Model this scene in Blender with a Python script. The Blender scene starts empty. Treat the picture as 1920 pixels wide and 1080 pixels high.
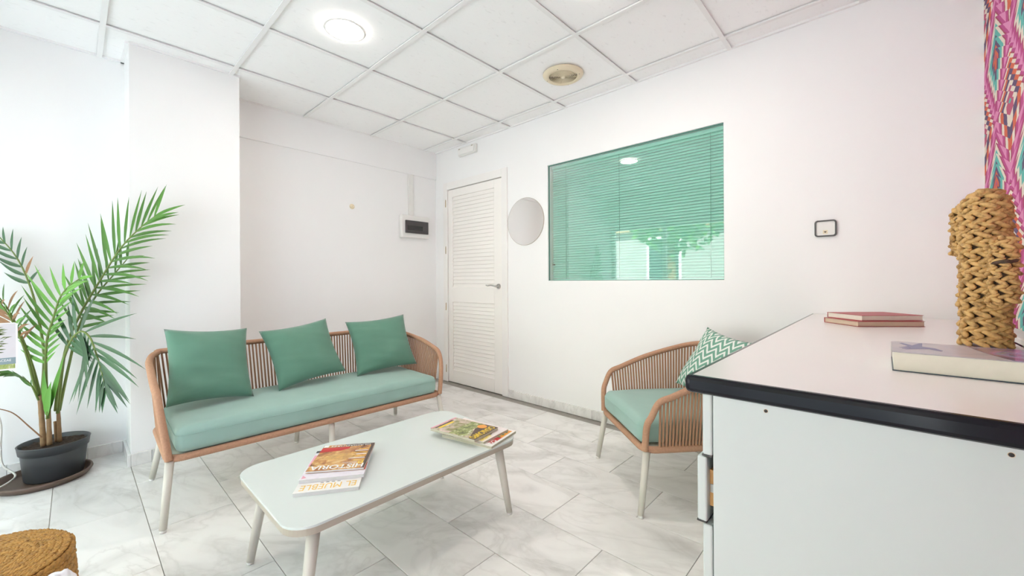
import bpy, bmesh, math, random
from mathutils import Vector, Matrix, noise
random.seed(7)
PI = math.pi
SC = bpy.context.scene
COL = SC.collection

# ------------------------------------------------------------------ camera
FPX, YAW, CX, CY, ROLL, CZ = 755.8, 0.7419, 963.7, 526.4, -0.0052, 1.056
FWD = Vector((math.cos(YAW), math.sin(YAW), 0)); RGT = Vector((math.sin(YAW), -math.cos(YAW), 0)); UP = Vector((0, 0, 1))
IX = RGT * math.cos(ROLL) + UP * math.sin(ROLL)
IY = -RGT * math.sin(ROLL) + UP * math.cos(ROLL)
camd = bpy.data.cameras.new('camera'); cam = bpy.data.objects.new('camera', camd); COL.objects.link(cam)
M = Matrix.Identity(4)
for i in range(3):
    M[i][0] = IX[i]; M[i][1] = IY[i]; M[i][2] = -FWD[i]
M[2][3] = CZ
cam.matrix_world = M
camd.sensor_width = 36.0; camd.lens = 36.0 * FPX / 1920
camd.shift_x = -(CX - 960) / 1920; camd.shift_y = (CY - 540) / 1920
camd.clip_start = 0.02; camd.clip_end = 200
SC.camera = cam

# ------------------------------------------------------------------ world, daylight, exposure
W = bpy.data.worlds.new('world'); SC.world = W; W.use_nodes = True
bg = W.node_tree.nodes['Background']; bg.inputs[0].default_value = (0.70, 0.86, 1.0, 1); bg.inputs[1].default_value = 1.4
SC.view_settings.view_transform = 'Standard'; SC.view_settings.look = 'None'
SC.view_settings.exposure = 1.66; SC.view_settings.gamma = 1.0; SC.view_settings.use_curve_mapping = False
SC.cycles.max_bounces = 14; SC.cycles.diffuse_bounces = 9; SC.cycles.glossy_bounces = 4; SC.cycles.transparent_max_bounces = 12
pl = bpy.data.lights.new('daylight_portal', 'AREA'); pl.shape = 'RECTANGLE'; pl.size = 3.7; pl.size_y = 1.95
pl.cycles.is_portal = True
po = bpy.data.objects.new('daylight_portal', pl); COL.objects.link(po)
po.location = (-0.93, 1.6, 0.985); po.rotation_euler = (PI / 2, 0, -PI / 2)
LAMP_STRENGTH = 32.0
sl_ = bpy.data.lights.new('street_sun', 'SUN'); sl_.energy = 13.0; sl_.angle = .01; sl_.color = (1.0, .98, .95)
so = bpy.data.objects.new('street_sun', sl_); COL.objects.link(so); so.rotation_euler = (0, math.radians(42), math.radians(-12))   # shines from behind the shop onto the houses opposite
LAMP_COLOR = (1.0, 0.925, 0.84, 1)

# ------------------------------------------------------------------ room sizes
XR, YB, YL, YP, YW, XS, HC = 2.665, 3.592, 3.52, 3.20, -0.325, -0.95, 2.436
PX0, PX1 = 0.217, 0.757

# ------------------------------------------------------------------ helpers
def link(o, parent=None):
    COL.objects.link(o)
    if parent is not None: o.parent = parent
    return o
def mk(name, bm, m=None, parent=None, smooth=False):
    me = bpy.data.meshes.new(name); bm.to_mesh(me); bm.free()
    if smooth:
        for p in me.polygons: p.use_smooth = True
    if m: me.materials.append(m)
    return link(bpy.data.objects.new(name, me), parent)
def mkd(name, verts, faces, m=None, parent=None, smooth=False):
    me = bpy.data.meshes.new(name); me.from_pydata([tuple(v) for v in verts], [], faces); me.update()
    if smooth:
        for p in me.polygons: p.use_smooth = True
    if m: me.materials.append(m)
    return link(bpy.data.objects.new(name, me), parent)
def inst(name, me, parent=None, mat=None, loc=None):
    o = bpy.data.objects.new(name, me); link(o, parent)
    if mat is not None: o.matrix_local = mat
    if loc is not None: o.location = loc
    return o
def empty(name, loc=(0, 0, 0), rz=0):
    o = bpy.data.objects.new(name, None); link(o); o.location = loc; o.rotation_euler = (0, 0, rz); o.empty_display_size = .1
    return o
def tag(o, label, cat, group=None):
    o['label'] = label; o['category'] = cat
    if group: o['group'] = group
    return o
def struct(o):
    o['kind'] = 'structure'; return o
def box(bm, x0, x1, y0, y1, z0, z1, bev=0, seg=2):
    r = bmesh.ops.create_cube(bm, size=1)
    vs = r['verts']
    for v in vs:
        v.co = Vector(((x0 + x1) / 2 + v.co.x * (x1 - x0), (y0 + y1) / 2 + v.co.y * (y1 - y0), (z0 + z1) / 2 + v.co.z * (z1 - z0)))
    if bev > 0:
        es = list({e for v in vs for e in v.link_edges})
        bmesh.ops.bevel(bm, geom=es, offset=bev, segments=seg, affect='EDGES', profile=.5)
    return bm
def boxo(name, b, m, parent=None, bev=0, seg=2, smooth=False):
    return mk(name, box(bmesh.new(), *b, bev=bev, seg=seg), m, parent, smooth)
def catmull(pts, n=8, closed=False):
    P = [Vector(p) for p in pts]; out = []
    N = len(P)
    rng = range(N) if closed else range(N - 1)
    for i in rng:
        p0 = P[(i - 1) % N] if closed or i > 0 else P[0] * 2 - P[1]
        p1 = P[i]; p2 = P[(i + 1) % N]
        p3 = P[(i + 2) % N] if closed or i + 2 < N else P[-1] * 2 - P[-2]
        for k in range(n):
            t = k / n
            out.append(.5 * ((2 * p1) + (-p0 + p2) * t + (2 * p0 - 5 * p1 + 4 * p2 - p3) * t * t + (-p0 + 3 * p1 - 3 * p2 + p3) * t ** 3))
    if not closed: out.append(P[-1])
    return out
def resample(pts, step, closed=False):
    P = list(pts) + ([pts[0]] if closed else [])
    L = [0]
    for a, b in zip(P, P[1:]): L.append(L[-1] + (b - a).length)
    n = max(2, int(round(L[-1] / step)))
    out = []; j = 0
    for k in range(n + (0 if closed else 1)):
        s = L[-1] * k / n
        while j < len(L) - 2 and L[j + 1] < s: j += 1
        d = L[j + 1] - L[j]
        out.append(P[j].lerp(P[j + 1], (s - L[j]) / d if d > 1e-9 else 0))
    return out
def tube_data(pts, rad, seg=8, closed=False, cap=True):
    n = len(pts); V = []; F = []
    rf = rad if callable(rad) else (lambda i, n_: rad)
    t = (pts[1] - pts[0]).normalized()
    u = t.orthogonal().normalized(); 
    for i, p in enumerate(pts):
        if closed: tt = (pts[(i + 1) % n] - pts[i - 1]).normalized()
        else: tt = (pts[min(i + 1, n - 1)] - pts[max(i - 1, 0)]).normalized()
        u = (u - tt * u.dot(tt)).normalized(); v = tt.cross(u)
        r = rf(i, n)
        for k in range(seg):
            a = 2 * PI * k / seg; V.append(p + (u * math.cos(a) + v * math.sin(a)) * r)
    for i in range(n if closed else n - 1):
        for k in range(seg):
            a = i * seg + k; b = i * seg + (k + 1) % seg; c = ((i + 1) % n) * seg + (k + 1) % seg; d = ((i + 1) % n) * seg + k
            F.append((a, b, c, d))
    if cap and not closed:
        F.append(tuple(range(seg - 1, -1, -1))); F.append(tuple((n - 1) * seg + k for k in range(seg)))
    return V, F
def tube(name, pts, rad, m, parent=None, seg=8, closed=False):
    V, F = tube_data([Vector(p) for p in pts], rad, seg, closed)
    return mkd(name, V, F, m, parent, True)
def lathe(name, prof, m, parent=None, seg=40, smooth=True, closed=False):
    V = []; F = []; n = len(prof)
    for k in range(seg):
        a = 2 * PI * k / seg
        for r, z in prof: V.append((r * math.cos(a), r * math.sin(a), z))
    for k in range(seg):
        for i in range(n if closed else n - 1):
            j = (i + 1) % n; a = k * n + i; b = ((k + 1) % seg) * n + i; c = ((k + 1) % seg) * n + j; d = k * n + j
            F.append((a, b, c, d))
    bm = bmesh.new(); vs = [bm.verts.new(v) for v in V]
    for f in F:
        try: bm.faces.new([vs[i] for i in f])
        except ValueError: pass
    bmesh.ops.remove_doubles(bm, verts=bm.verts, dist=1e-6)
    bmesh.ops.recalc_face_normals(bm, faces=bm.faces)
    return mk(name, bm, m, parent, smooth)
def rrect(x0, x1, y0, y1, r, n=8):
    out = []
    for cx, cy, a0 in ((x1 - r, y1 - r, 0), (x0 + r, y1 - r, 90), (x0 + r, y0 + r, 180), (x1 - r, y0 + r, 270)):
        for k in range(n + 1):
            a = math.radians(a0 + 90 * k / n); out.append((cx + r * math.cos(a), cy + r * math.sin(a)))
    return out
def prism(name, pts, z0, z1, m, parent=None, bev=0, smooth=False):
    bm = bmesh.new()
    lo = [bm.verts.new((x, y, z0)) for x, y in pts]; hi = [bm.verts.new((x, y, z1)) for x, y in pts]
    bm.faces.new(list(reversed(lo))); top = bm.faces.new(hi)
    for i in range(len(pts)): bm.faces.new((lo[i], lo[(i + 1) % len(pts)], hi[(i + 1) % len(pts)], hi[i]))
    if bev:
        es = [e for e in bm.edges if abs(e.verts[0].co.z - e.verts[1].co.z) < 1e-6]
        bmesh.ops.bevel(bm, geom=es, offset=bev, segments=2, affect='EDGES')
    return mk(name, bm, m, parent, smooth)
def frame_m(o, x, y, z):
    m_ = Matrix.Identity(4)
    for i in range(3): m_[i][0] = x[i]; m_[i][1] = y[i]; m_[i][2] = z[i]; m_[i][3] = o[i]
    return m_
def at(px, py, Y):
    x = px - CX; y = CY - py
    d = FWD * FPX + IX * x + IY * y
    return Vector((0, 0, CZ)) + d * (Y / d.y)
DG = bpy.context.evaluated_depsgraph_get
def text_mesh(body, w, h, shear=0.0, bold=0.0):
    cu = bpy.data.curves.new('lettering', 'FONT'); cu.body = body; cu.size = 1; cu.shear = shear; cu.offset = bold; cu.resolution_u = 3
    o = bpy.data.objects.new('lettering', cu); COL.objects.link(o)
    me = bpy.data.meshes.new_from_object(o.evaluated_get(DG()))
    bpy.data.objects.remove(o); bpy.data.curves.remove(cu)
    xs = [v.co.x for v in me.vertices]; ys = [v.co.y for v in me.vertices]
    x0, x1, y0, y1 = min(xs), max(xs), min(ys), max(ys)
    for v in me.vertices:
        v.co.x = ((v.co.x - x0) / (x1 - x0) - .5) * w; v.co.y = ((v.co.y - y0) / (y1 - y0) - .5) * h
    me.name = 'lettering'
    return me
def letters(name, body, w, h, m, parent, mat=None, loc=None, **k):
    me = text_mesh(body, w, h, **k); me.materials.clear(); me.materials.append(m)
    return inst(name, me, parent, mat, loc)

# ------------------------------------------------------------------ materials
def lin(c):
    return tuple((v / 12.92 if v <= .04045 else ((v + .055) / 1.055) ** 2.4) for v in c)
def hexc(h): return lin(tuple(int(h[i:i + 2], 16) / 255 for i in (0, 2, 4)))
class NT:
    def __init__(s, name):
        s.m = bpy.data.materials.new(name); s.m.use_nodes = True; s.t = s.m.node_tree; s.n = s.t.nodes; s.b = s.n['Principled BSDF']
    def new(s, typ, **k):
        o = s.n.new(typ)
        for a, v in k.items(): setattr(o, a, v)
        return o
    def put(s, sock, v):
        if isinstance(v, bpy.types.NodeSocket): s.t.links.new(v, sock)
        elif isinstance(v, (tuple, list)) and len(v) == 3 and sock.type == 'RGBA': sock.default_value = (*v, 1)
        else: sock.default_value = v
    def math(s, op, a, b=0.0, c=None, clamp=False):
        o = s.new('ShaderNodeMath', operation=op, use_clamp=clamp); s.put(o.inputs[0], a); s.put(o.inputs[1], b)
        if c is not None: s.put(o.inputs[2], c)
        return o.outputs[0]
    def mix(s, f, a, b, mode='MIX'):
        o = s.new('ShaderNodeMix', data_type='RGBA', blend_type=mode); s.put(o.inputs[0], f); s.put(o.inputs[6], a); s.put(o.inputs[7], b)
        return o.outputs[2]
    def noise(s, vec, scale, detail=3, rough=.5, dist=0):
        o = s.new('ShaderNodeTexNoise'); s.put(o.inputs['Scale'], scale); s.put(o.inputs['Detail'], detail); s.put(o.inputs['Roughness'], rough); s.put(o.inputs['Distortion'], dist)
        if vec is not None: s.t.links.new(vec, o.inputs['Vector'])
        return o.outputs[0]
    def ramp(s, f, stops, mode='LINEAR'):
        o = s.new('ShaderNodeValToRGB'); o.color_ramp.interpolation = mode
        e = o.color_ramp.elements
        while len(e) < len(stops): e.new(.5)
        for el, (p, c) in zip(e, stops): el.position = p; el.color = (*c, 1)
        s.put(o.inputs[0], f); return o.outputs[0]
    def obj(s): return s.new('ShaderNodeTexCoord').outputs['Object']
    def gen(s): return s.new('ShaderNodeTexCoord').outputs['Generated']
    def rand(s): return s.new('ShaderNodeObjectInfo').outputs['Random']
    def sep(s, v):
        o = s.new('ShaderNodeSeparateXYZ'); s.t.links.new(v, o.inputs[0]); return o.outputs
    def comb(s, x, y, z=0.0):
        o = s.new('ShaderNodeCombineXYZ'); s.put(o.inputs[0], x); s.put(o.inputs[1], y); s.put(o.inputs[2], z); return o.outputs[0]
    def vmath(s, op, a, b):
        o = s.new('ShaderNodeVectorMath', operation=op); s.put(o.inputs[0], a); s.put(o.inputs[1], b); return o.outputs[0]
    def bump(s, h, strength=.2, dist=.01):
        o = s.new('ShaderNodeBump'); s.put(o.inputs['Height'], h); o.inputs['Strength'].default_value = strength; o.inputs['Distance'].default_value = dist
        s.t.links.new(o.outputs[0], s.b.inputs['Normal'])
    def base(s, c): s.put(s.b.inputs['Base Color'], c)
    def set(s, rough=.5, metal=0, spec=.5, **k):
        s.b.inputs['Roughness'].default_value = rough; s.b.inputs['Metallic'].default_value = metal; s.b.inputs['Specular IOR Level'].default_value = spec
        for a, v in k.items(): s.b.inputs[a].default_value = v
def plain(name, c, rough=.5, metal=0, var=0.04, vs=8, bump=0, bs=60, bd=.002, spec=.5):
    t = NT(name); v = t.noise(t.obj(), vs, 4)
    d = tuple(max(0, x * (1 - var)) for x in c); l = tuple(min(1, x * (1 + var)) for x in c)
    t.base(t.mix(v, d, l)); t.set(rough, metal, spec)
    if bump: t.bump(t.noise(t.obj(), bs, 5), bump, bd)
    return t.m

M_WALL = plain('white_wall_paint', (.88, .877, .872), .55, var=.012, vs=3, bump=.08, bs=45, bd=.002, spec=.3)
M_TRIM = plain('white_gloss_paint', (.87, .85, .825), .35, var=.015, bump=.05, bs=30)
M_DOOR = plain('ivory_door_paint', (.90, .87, .83), .4, var=.02, vs=4, bump=.06, bs=40)
M_RAIL = plain('white_grid_metal', (.86, .85, .84), .4, var=.02)
M_SLAB = plain('plaster_slab', (.35, .34, .33), .9)
M_CHROME = plain('brushed_steel', (.55, .54, .52), .28, 1, var=.05)
M_BRASS = plain('aged_brass', (.42, .30, .15), .35, 1, var=.2, vs=60)
M_BLACKPL = plain('dark_grey_plastic', (.055, .05, .05), .3, var=.1)
M_WHITEPL = plain('white_plastic', (.80, .79, .76), .35, var=.02)
M_CREAMPL = plain('cream_plastic', (.78, .68, .49), .4, var=.03)
M_LEG = plain('beige_lacquered_metal', (.63, .60, .54), .35, var=.02)
M_RIM = plain('taupe_lacquered_metal', (.45, .40, .33), .4, var=.02)
M_DARK = plain('shadow_gap_black', (.02, .02, .02), .6)
M_TEALSLAT = plain('teal_blind_slat', (.46, .74, .66), .5, var=.03)
M_TEALDARK = plain('dark_teal_cord', (.10, .24, .20), .6)
M_SOIL = plain('potting_soil', (.045, .028, .018), .95, var=.6, vs=70, bump=.9, bs=90, bd=.01)
M_POT = plain('anthracite_plastic', (.045, .048, .052), .38, var=.1)
M_SAUCER = plain('brown_plastic', (.13, .085, .062), .45, var=.15, vs=12)
M_STEM = plain('green_stem', (.16, .22, .05), .5, var=.35, vs=20)
M_CANE = plain('brown_cane', (.28, .17, .08), .7, var=.45, vs=30, bump=.3, bs=80)
M_DRY = plain('dry_leaf', (.32, .17, .09), .8, var=.4, vs=30)
M_CABLE = plain('white_cable', (.68, .66, .61), .4)
M_PINE = plain('drawer_pine', (.62, .33, .12), .45, var=.15, vs=14)
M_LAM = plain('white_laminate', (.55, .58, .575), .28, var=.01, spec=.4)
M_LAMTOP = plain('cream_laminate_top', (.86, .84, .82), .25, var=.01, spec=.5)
M_BLACKEDGE = plain('black_gloss_edging', (.010, .010, .014), .14, var=.2, spec=.22)
M_PAGES = plain('page_block_cream', (.80, .76, .66), .7, var=.05, vs=50)
M_PAGES_TAN = plain('page_block_tan', (.62, .48, .36), .7, var=.06, vs=50)
M_PAGES_GREY = plain('page_block_grey', (.60, .60, .60), .6, var=.08, vs=60)
M_PAGES_OL = plain('page_block_olive', (.50, .47, .37), .6, var=.1, vs=60)
M_RED = plain('red_book_cover', (.42, .03, .05), .4)
M_NAVY = plain('dark_blue_cover', (.03, .055, .09), .35)
M_CLOTH = plain('white_cloth', (.80, .78, .82), .9, var=.03, bump=.3, bs=80)
def ink(n, c, rough=.4): return plain(n, c, rough, var=.03)
I_WHITE = ink('ink_white', (.88, .87, .85)); I_YEL = ink('ink_yellow', (.85, .60, .03)); I_GOLD = ink('ink_gold', (.82, .50, .08))
I_RED = ink('ink_red', (.55, .03, .03)); I_DARK = ink('ink_dark_brown', (.09, .055, .04)); I_BLACK = ink('ink_black', (.03, .03, .03))
I_PINK = ink('ink_pink', (.75, .35, .45)); I_ORANGE = ink('ink_orange', (.85, .35, .05)); I_GREEN = ink('ink_green', (.08, .30, .10))
I_LIL = ink('ink_lilac', (.76, .73, .80)); I_BLUE = ink('ink_slate_blue', (.19, .19, .33)); I_CREAM = ink('ink_cream', (.75, .70, .66)); I_TEAL = ink('ink_slate', (.25, .33, .36))

def m_rope(name, c):
    t = NT(name); o = t.obj()
    n = t.noise(o, 120, 3); n2 = t.noise(o, 6, 2)
    a = t.mix(n, tuple(x * .72 for x in c), tuple(min(1, x * 1.2) for x in c))
    t.base(t.mix(t.math('MULTIPLY', n2, .25), a, tuple(x * 1.15 for x in c))); t.set(.75, spec=.25)
    t.bump(t.noise(o, 400, 2), .4, .002); return t.m
M_ROPE = m_rope('tan_rope', (.50, .285, .185)); M_STRAND = m_rope('brown_rope_strand', (.43, .235, .145))
def m_fabric(name, c):
    t = NT(name); o = t.obj()
    w1 = t.new('ShaderNodeTexWave', bands_direction='X'); w1.inputs['Scale'].default_value = 260; w1.inputs['Distortion'].default_value = 2
    w2 = t.new('ShaderNodeTexWave', bands_direction='Y'); w2.inputs['Scale'].default_value = 260; w2.inputs['Distortion'].default_value = 2
    t.t.links.new(o, w1.inputs[0]); t.t.links.new(o, w2.inputs[0])
    h = t.math('ADD', w1.outputs[1], w2.outputs[1]); n = t.noise(o, 9, 4)
    t.base(t.mix(n, tuple(x * .9 for x in c), tuple(x * 1.1 for x in c))); t.set(.8, spec=.25, **{'Sheen Weight': .25})
    t.bump(h, .12, .001); return t.m
M_FAB = m_fabric('sage_green_fabric', (.115, .245, .18)); M_SEATFAB_SKYLIT = m_fabric('sage_seat_fabric_skylit', (.30, .455, .405))  # seat copy is paler and bluer: sky sheen put into its colour
def m_marble():
    t = NT('white_marble_tile'); o = t.obj(); r = t.rand()
    off = t.comb(t.math('MULTIPLY', r, 37.0), t.math('MULTIPLY', r, 91.0), t.math('MULTIPLY', r, 53.0))
    v = t.vmath('ADD', o, off)
    sx = t.sep(v)
    vv = t.comb(t.math('ADD', t.math('MULTIPLY', sx[0], 1.6), t.math('MULTIPLY', sx[1], .7)), t.math('SUBTRACT', t.math('MULTIPLY', sx[1], .75), t.math('MULTIPLY', sx[0], .4)), sx[2])
    cl = t.noise(vv, 2.6, 6, .55, 1.2)
    vein = t.math('ABSOLUTE', t.math('SUBTRACT', t.noise(vv, 2.1, 7, .55, 1.8), .5))
    vein = t.math('SUBTRACT', 1.0, t.math('MULTIPLY', vein, 16.0, clamp=True), clamp=True)
    vein = t.math('MULTIPLY', t.math('MULTIPLY', vein, vein), t.noise(vv, 3.1, 2))
    basec = t.ramp(cl, [(.28, (.62, .605, .585)), (.42, (.78, .765, .745)), (.55, (.86, .845, .825)), (.8, (.89, .88, .865))])
    d = t.mix(t.math('MULTIPLY', vein, .5), basec, (.50, .48, .45))
    tone = t.math('ADD', .92, t.math('MULTIPLY', t.math('FRACT', t.math('MULTIPLY', r, 7.31)), .1))
    t.base(t.mix(1.0, d, t.comb(tone, tone, tone), 'MULTIPLY')); t.set(.2, spec=.5)
    return t.m
M_MARBLE = m_marble()
M_GROUT = plain('grey_grout', (.33, .31, .28), .8, var=.2, vs=30)
def m_ceil():
    t = NT('fissured_ceiling_tile'); o = t.obj(); r = t.rand()
    v = t.vmath('ADD', o, t.comb(t.math('MULTIPLY', r, 31.0), t.math('MULTIPLY', r, 17.0), 0.0))
    sx = t.sep(v); vv = t.comb(t.math('MULTIPLY', sx[0], .35), sx[1], sx[2])
    f = t.noise(vv, 62, 4, .6, .6)
    k = t.math('MULTIPLY', t.math('SUBTRACT', f, .60, clamp=True), 6.0, clamp=True)
    t.base(t.mix(t.math('MULTIPLY', k, .55), (.94, .935, .93), (.72, .71, .70))); t.set(.85, spec=.2)
    t.bump(t.math('SUBTRACT', 1.0, k), .25, .003); return t.m
M_CEIL = m_ceil()
def m_chevron():
    t = NT('green_white_chevron_fabric'); s = t.sep(t.obj())
    tri = t.math('ABSOLUTE', t.math('SUBTRACT', t.math('FRACT', t.math('MULTIPLY', s[0], 17.0)), .5))
    ph = t.math('FRACT', t.math('ADD', t.math('MULTIPLY', s[1], 27.0), t.math('MULTIPLY', tri, 2.1)))
    k = t.math('GREATER_THAN', ph, .42)
    t.base(t.mix(k, (.72, .74, .70), (.17, .34, .26))); t.set(.85, spec=.2); return t.m
M_CHEV = m_chevron()
def m_straw(name, c, c2, sc=160):
    t = NT(name); o = t.obj(); n = t.noise(o, sc, 3, .6); n2 = t.noise(o, 24, 2)
    col = t.ramp(n, [(.25, c2), (.5, c), (.8, tuple(min(1, x * 1.25) for x in c))])
    t.base(t.mix(t.math('MULTIPLY', t.math('SUBTRACT', n2, .58, clamp=True), 3.5, clamp=True), col, c2)); t.set(.6, spec=.3)
    t.bump(n, .35, .002); return t.m
M_STRAW = m_straw('water_hyacinth_braid', (.60, .37, .145), (.22, .12, .045), 70)
M_STRAWDK = m_straw('dark_water_hyacinth', (.09, .055, .035), (.03, .02, .015))
M_POUF = m_straw('braided_seagrass', (.44, .23, .055), (.19, .085, .022), 110)
M_POUFIN = plain('pouf_core', (.16, .09, .04), .9)
def m_leaf(name, c):
    t = NT(name); r = t.rand()
    k = t.math('FRACT', t.math('MULTIPLY', r, 5.7))
    t.base(t.mix(k, tuple(x * .75 for x in c), tuple(min(1, x * 1.25) for x in c))); t.set(.38, spec=.5)
    t.b.inputs['Transmission Weight'].default_value = 0
    return t.m
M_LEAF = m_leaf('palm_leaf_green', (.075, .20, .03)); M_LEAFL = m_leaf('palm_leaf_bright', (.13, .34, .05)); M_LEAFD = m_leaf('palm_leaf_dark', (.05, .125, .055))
def m_glass(name, tint, refl):
    m = bpy.data.materials.new(name); m.use_nodes = True; t = m.node_tree; n = t.nodes
    n.remove(n['Principled BSDF'])
    tr = n.new('ShaderNodeBsdfTransparent'); tr.inputs[0].default_value = (*tint, 1)
    gl = n.new('ShaderNodeBsdfGlossy'); gl.inputs['Roughness'].default_value = 0.0; gl.inputs[0].default_value = (1, 1, 1, 1)
    fr = n.new('ShaderNodeFresnel'); fr.inputs[0].default_value = 1.5
    ml = n.new('ShaderNodeMath'); ml.operation = 'MULTIPLY'; ml.inputs[1].default_value = refl; ml.use_clamp = True
    mx = n.new('ShaderNodeMixShader'); t.links.new(fr.outputs[0], ml.inputs[0]); t.links.new(ml.outputs[0], mx.inputs[0])
    t.links.new(tr.outputs[0], mx.inputs[1]); t.links.new(gl.outputs[0], mx.inputs[2]); t.links.new(mx.outputs[0], n['Material Output'].inputs[0])
    return m
M_GLASSG = m_glass('green_tinted_glass', (.86, .97, .93), 2.0)
M_GLASS = m_glass('clear_shop_glass', (.95, .97, .96), 1.0)
def m_tabletop():
    t = NT('frosted_white_glass'); t.base((.66, .715, .70)); t.set(.22, spec=.5); return t.m
M_TGLASS = m_tabletop()
def m_emit(name, c, s):
    m = bpy.data.materials.new(name); m.use_nodes = True; n = m.node_tree.nodes; n.remove(n['Principled BSDF'])
    e = n.new('ShaderNodeEmission'); e.inputs[0].default_value = c; e.inputs[1].default_value = s; m.node_tree.links.new(e.outputs[0], n['Material Output'].inputs[0]); return m
M_LED = m_emit('lit_led_diffuser', LAMP_COLOR, LAMP_STRENGTH)
def m_mirror():
    t = NT('mirror_silver'); t.base((.95, .945, .93)); t.set(.02, 1); return t.m
M_MIRROR = m_mirror()
def m_kilim():
    t = NT('kilim_print_wallpaper'); s = t.sep(t.obj()); U, V = .47, .49
    nz = t.math('MULTIPLY', t.math('SUBTRACT', t.noise(t.obj(), 55, 2), .5), .05)
    u = t.math('DIVIDE', t.math('SUBTRACT', s[0], 2.425), U); v = t.math('DIVIDE', t.math('SUBTRACT', s[2], 1.91), V)
    du = t.math('ABSOLUTE', t.math('SUBTRACT', t.math('FRACT', t.math('ADD', u, .5)), .5)); dv = t.math('ABSOLUTE', t.math('SUBTRACT', t.math('FRACT', t.math('ADD', v, .5)), .5))
    d = t.math('ADD', t.math('MULTIPLY', du, 2.0), t.math('MULTIPLY', dv, 2.0))
    saw = t.math('MULTIPLY', t.math('FRACT', t.math('MULTIPLY', t.math('ADD', v, t.math('MULTIPLY', du, .35)), 12.0)), .15)
    isB = t.math('GREATER_THAN', d, 1.0)
    rA = t.math('ADD', t.math('ADD', d, saw), nz); rB = t.math('ADD', t.math('ADD', t.math('SUBTRACT', 2.0, d), saw), nz)
    fine = t.noise(t.comb(t.math('MULTIPLY', s[0], 60.0), 0.0, t.math('MULTIPLY', s[2], 25.0)), 3, 3)
    mag, pink, cr, tl, nv, org, rose = hexc('b5357f'), hexc('d986b4'), hexc('e0d6c6'), hexc('4fb3a9'), hexc('4c3a63'), hexc('cf5a2c'), hexc('b5486a')
    wine = hexc('9c2f4f')
    A = t.ramp(rA, [(0, rose), (.13, org), (.27, nv), (.42, tl), (.62, cr), (.78, wine), (.85, mag), (1.0, pink)], 'CONSTANT')
    B = t.ramp(rB, [(0, tl), (.12, rose), (.32, cr), (.46, nv), (.62, org), (.76, cr), (.86, wine), (.91, mag), (1.0, pink)], 'CONSTANT')
    c = t.mix(isB, A, B)
    t.base(t.mix(t.math('MULTIPLY', fine, .16), c, hexc('e8c9d8'))); t.set(.8, spec=.2); t.bump(fine, .1, .001); return t.m
M_KILIM = m_kilim()
def m_print(name, stops, scale, seed, dist=.8):
    t = NT(name); v = t.vmath('ADD', t.obj(), (seed, seed * 2.3, 0)); n = t.noise(v, scale, 4, .6, dist)
    t.base(t.ramp(n, stops)); t.set(.3); return t.m

# ------------------------------------------------------------------ floor
floor = boxo('floor', (XS - .2, XR + .2, YW - .2, YB + .2, -.06, -.004), M_GROUT); struct(floor)
TW, TL, G = .2945, .592, .0012
bm = box(bmesh.new(), G, TW - G, G, TL - G, -.02, 0, bev=.0012, seg=1)
tile_me = bpy.data.meshes.new('floor_tile'); bm.to_mesh(tile_me); bm.free(); tile_me.materials.append(M_MARBLE)
for i in range(-4, 9):
    x0 = .217 + i * TW
    ph = 1.115 if i % 2 == 0 else 1.408
    for j in range(-3, 5):
        y0 = ph + j * TL
        if x0 + TW > XR + .12 or y0 > YB or y0 + TL < YW: continue
        inst('floor_tile', tile_me, floor, loc=(x0, y0, 0))

# ------------------------------------------------------------------ walls
def multi(name, boxes, m):
    bm = bmesh.new()
    for b in boxes: box(bm, *b)
    return struct(mk(name, bm, m))
WY0, WY1, WZ0, WZ1 = .712, 2.058, 1.055, 2.013           # window opening
DY0, DY1, DZ1 = 2.548, 3.408, 2.05                       # door opening
X1 = XR + .14
multi('wall_right', [(XR, X1, YW - .14, WY0, -.05, 2.75), (XR, X1, WY0, WY1, -.05, WZ0), (XR, X1, WY0, WY1, WZ1, 2.75),
                     (XR, X1, WY1, DY0, -.05, 2.75), (XR, X1, DY0, DY1, DZ1, 2.75), (XR, X1, DY1, YB + .14, -.05, 2.75),
                     (X1, X1 + .05, WY0 - .1, WY1 + .1, WZ0 - .1, WZ1 + .1), (X1, X1 + .05, DY0 - .1, DY1 + .1, -.05, 2.1)], M_WALL)  # unseen backing added behind the openings; at the window it blocks leaking light
multi('wall_back', [(PX1, XR + .14, YB, YB + .14, -.05, 2.75)], M_WALL)
multi('wall_pillar', [(PX0, PX1, YP, YB + .14, -.05, 2.75)], M_WALL)
multi('wall_left', [(XS - .2, PX0, YL, YL + .2, -.05, 2.75)], M_WALL)
kil = boxo('wall_front', (XS - .2, XR, YW - .14, YW, -.05, 2.75), M_KILIM); struct(kil)
# slightly projecting beam band at the top of the back wall
band = boxo('trim_1', (PX1, XR, YB - .012, YB, 2.155, HC), M_WALL, bev=.002, seg=1); struct(band)

# storefront wall towards the street
multi('wall_street', [(XS - .2, XS, YW - .14, -.25, -.05, 2.75), (XS - .2, XS, -.25, YL, 1.97, 2.75)], M_WALL)
sf = struct(empty('window_2', (XS - .1, 1.63, 0)))
for y0, y1 in ((-.25, -.19), (.68, .74), (1.62, 1.68), (2.56, 2.62), (3.46, YL)):
    boxo('mullion', (-.03, .03, y0 - 1.63, y1 - 1.63, 0, 1.97), M_TRIM, sf, bev=.004)
for z0, z1 in ((0, .08), (1.91, 1.97)):
    boxo('frame_rail', (-.03, .03, -1.82, 1.83, z0, z1), M_TRIM, sf, bev=.004)
for y0, y1 in ((-.19, .68), (.74, 1.62), (1.68, 2.56), (2.62, 3.46)):
    mkd('pane', [(0, y0 - 1.63, .08), (0, y1 - 1.63, .08), (0, y1 - 1.63, 1.91), (0, y0 - 1.63, 1.91)], [(0, 1, 2, 3)], M_GLASS, sf)

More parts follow.
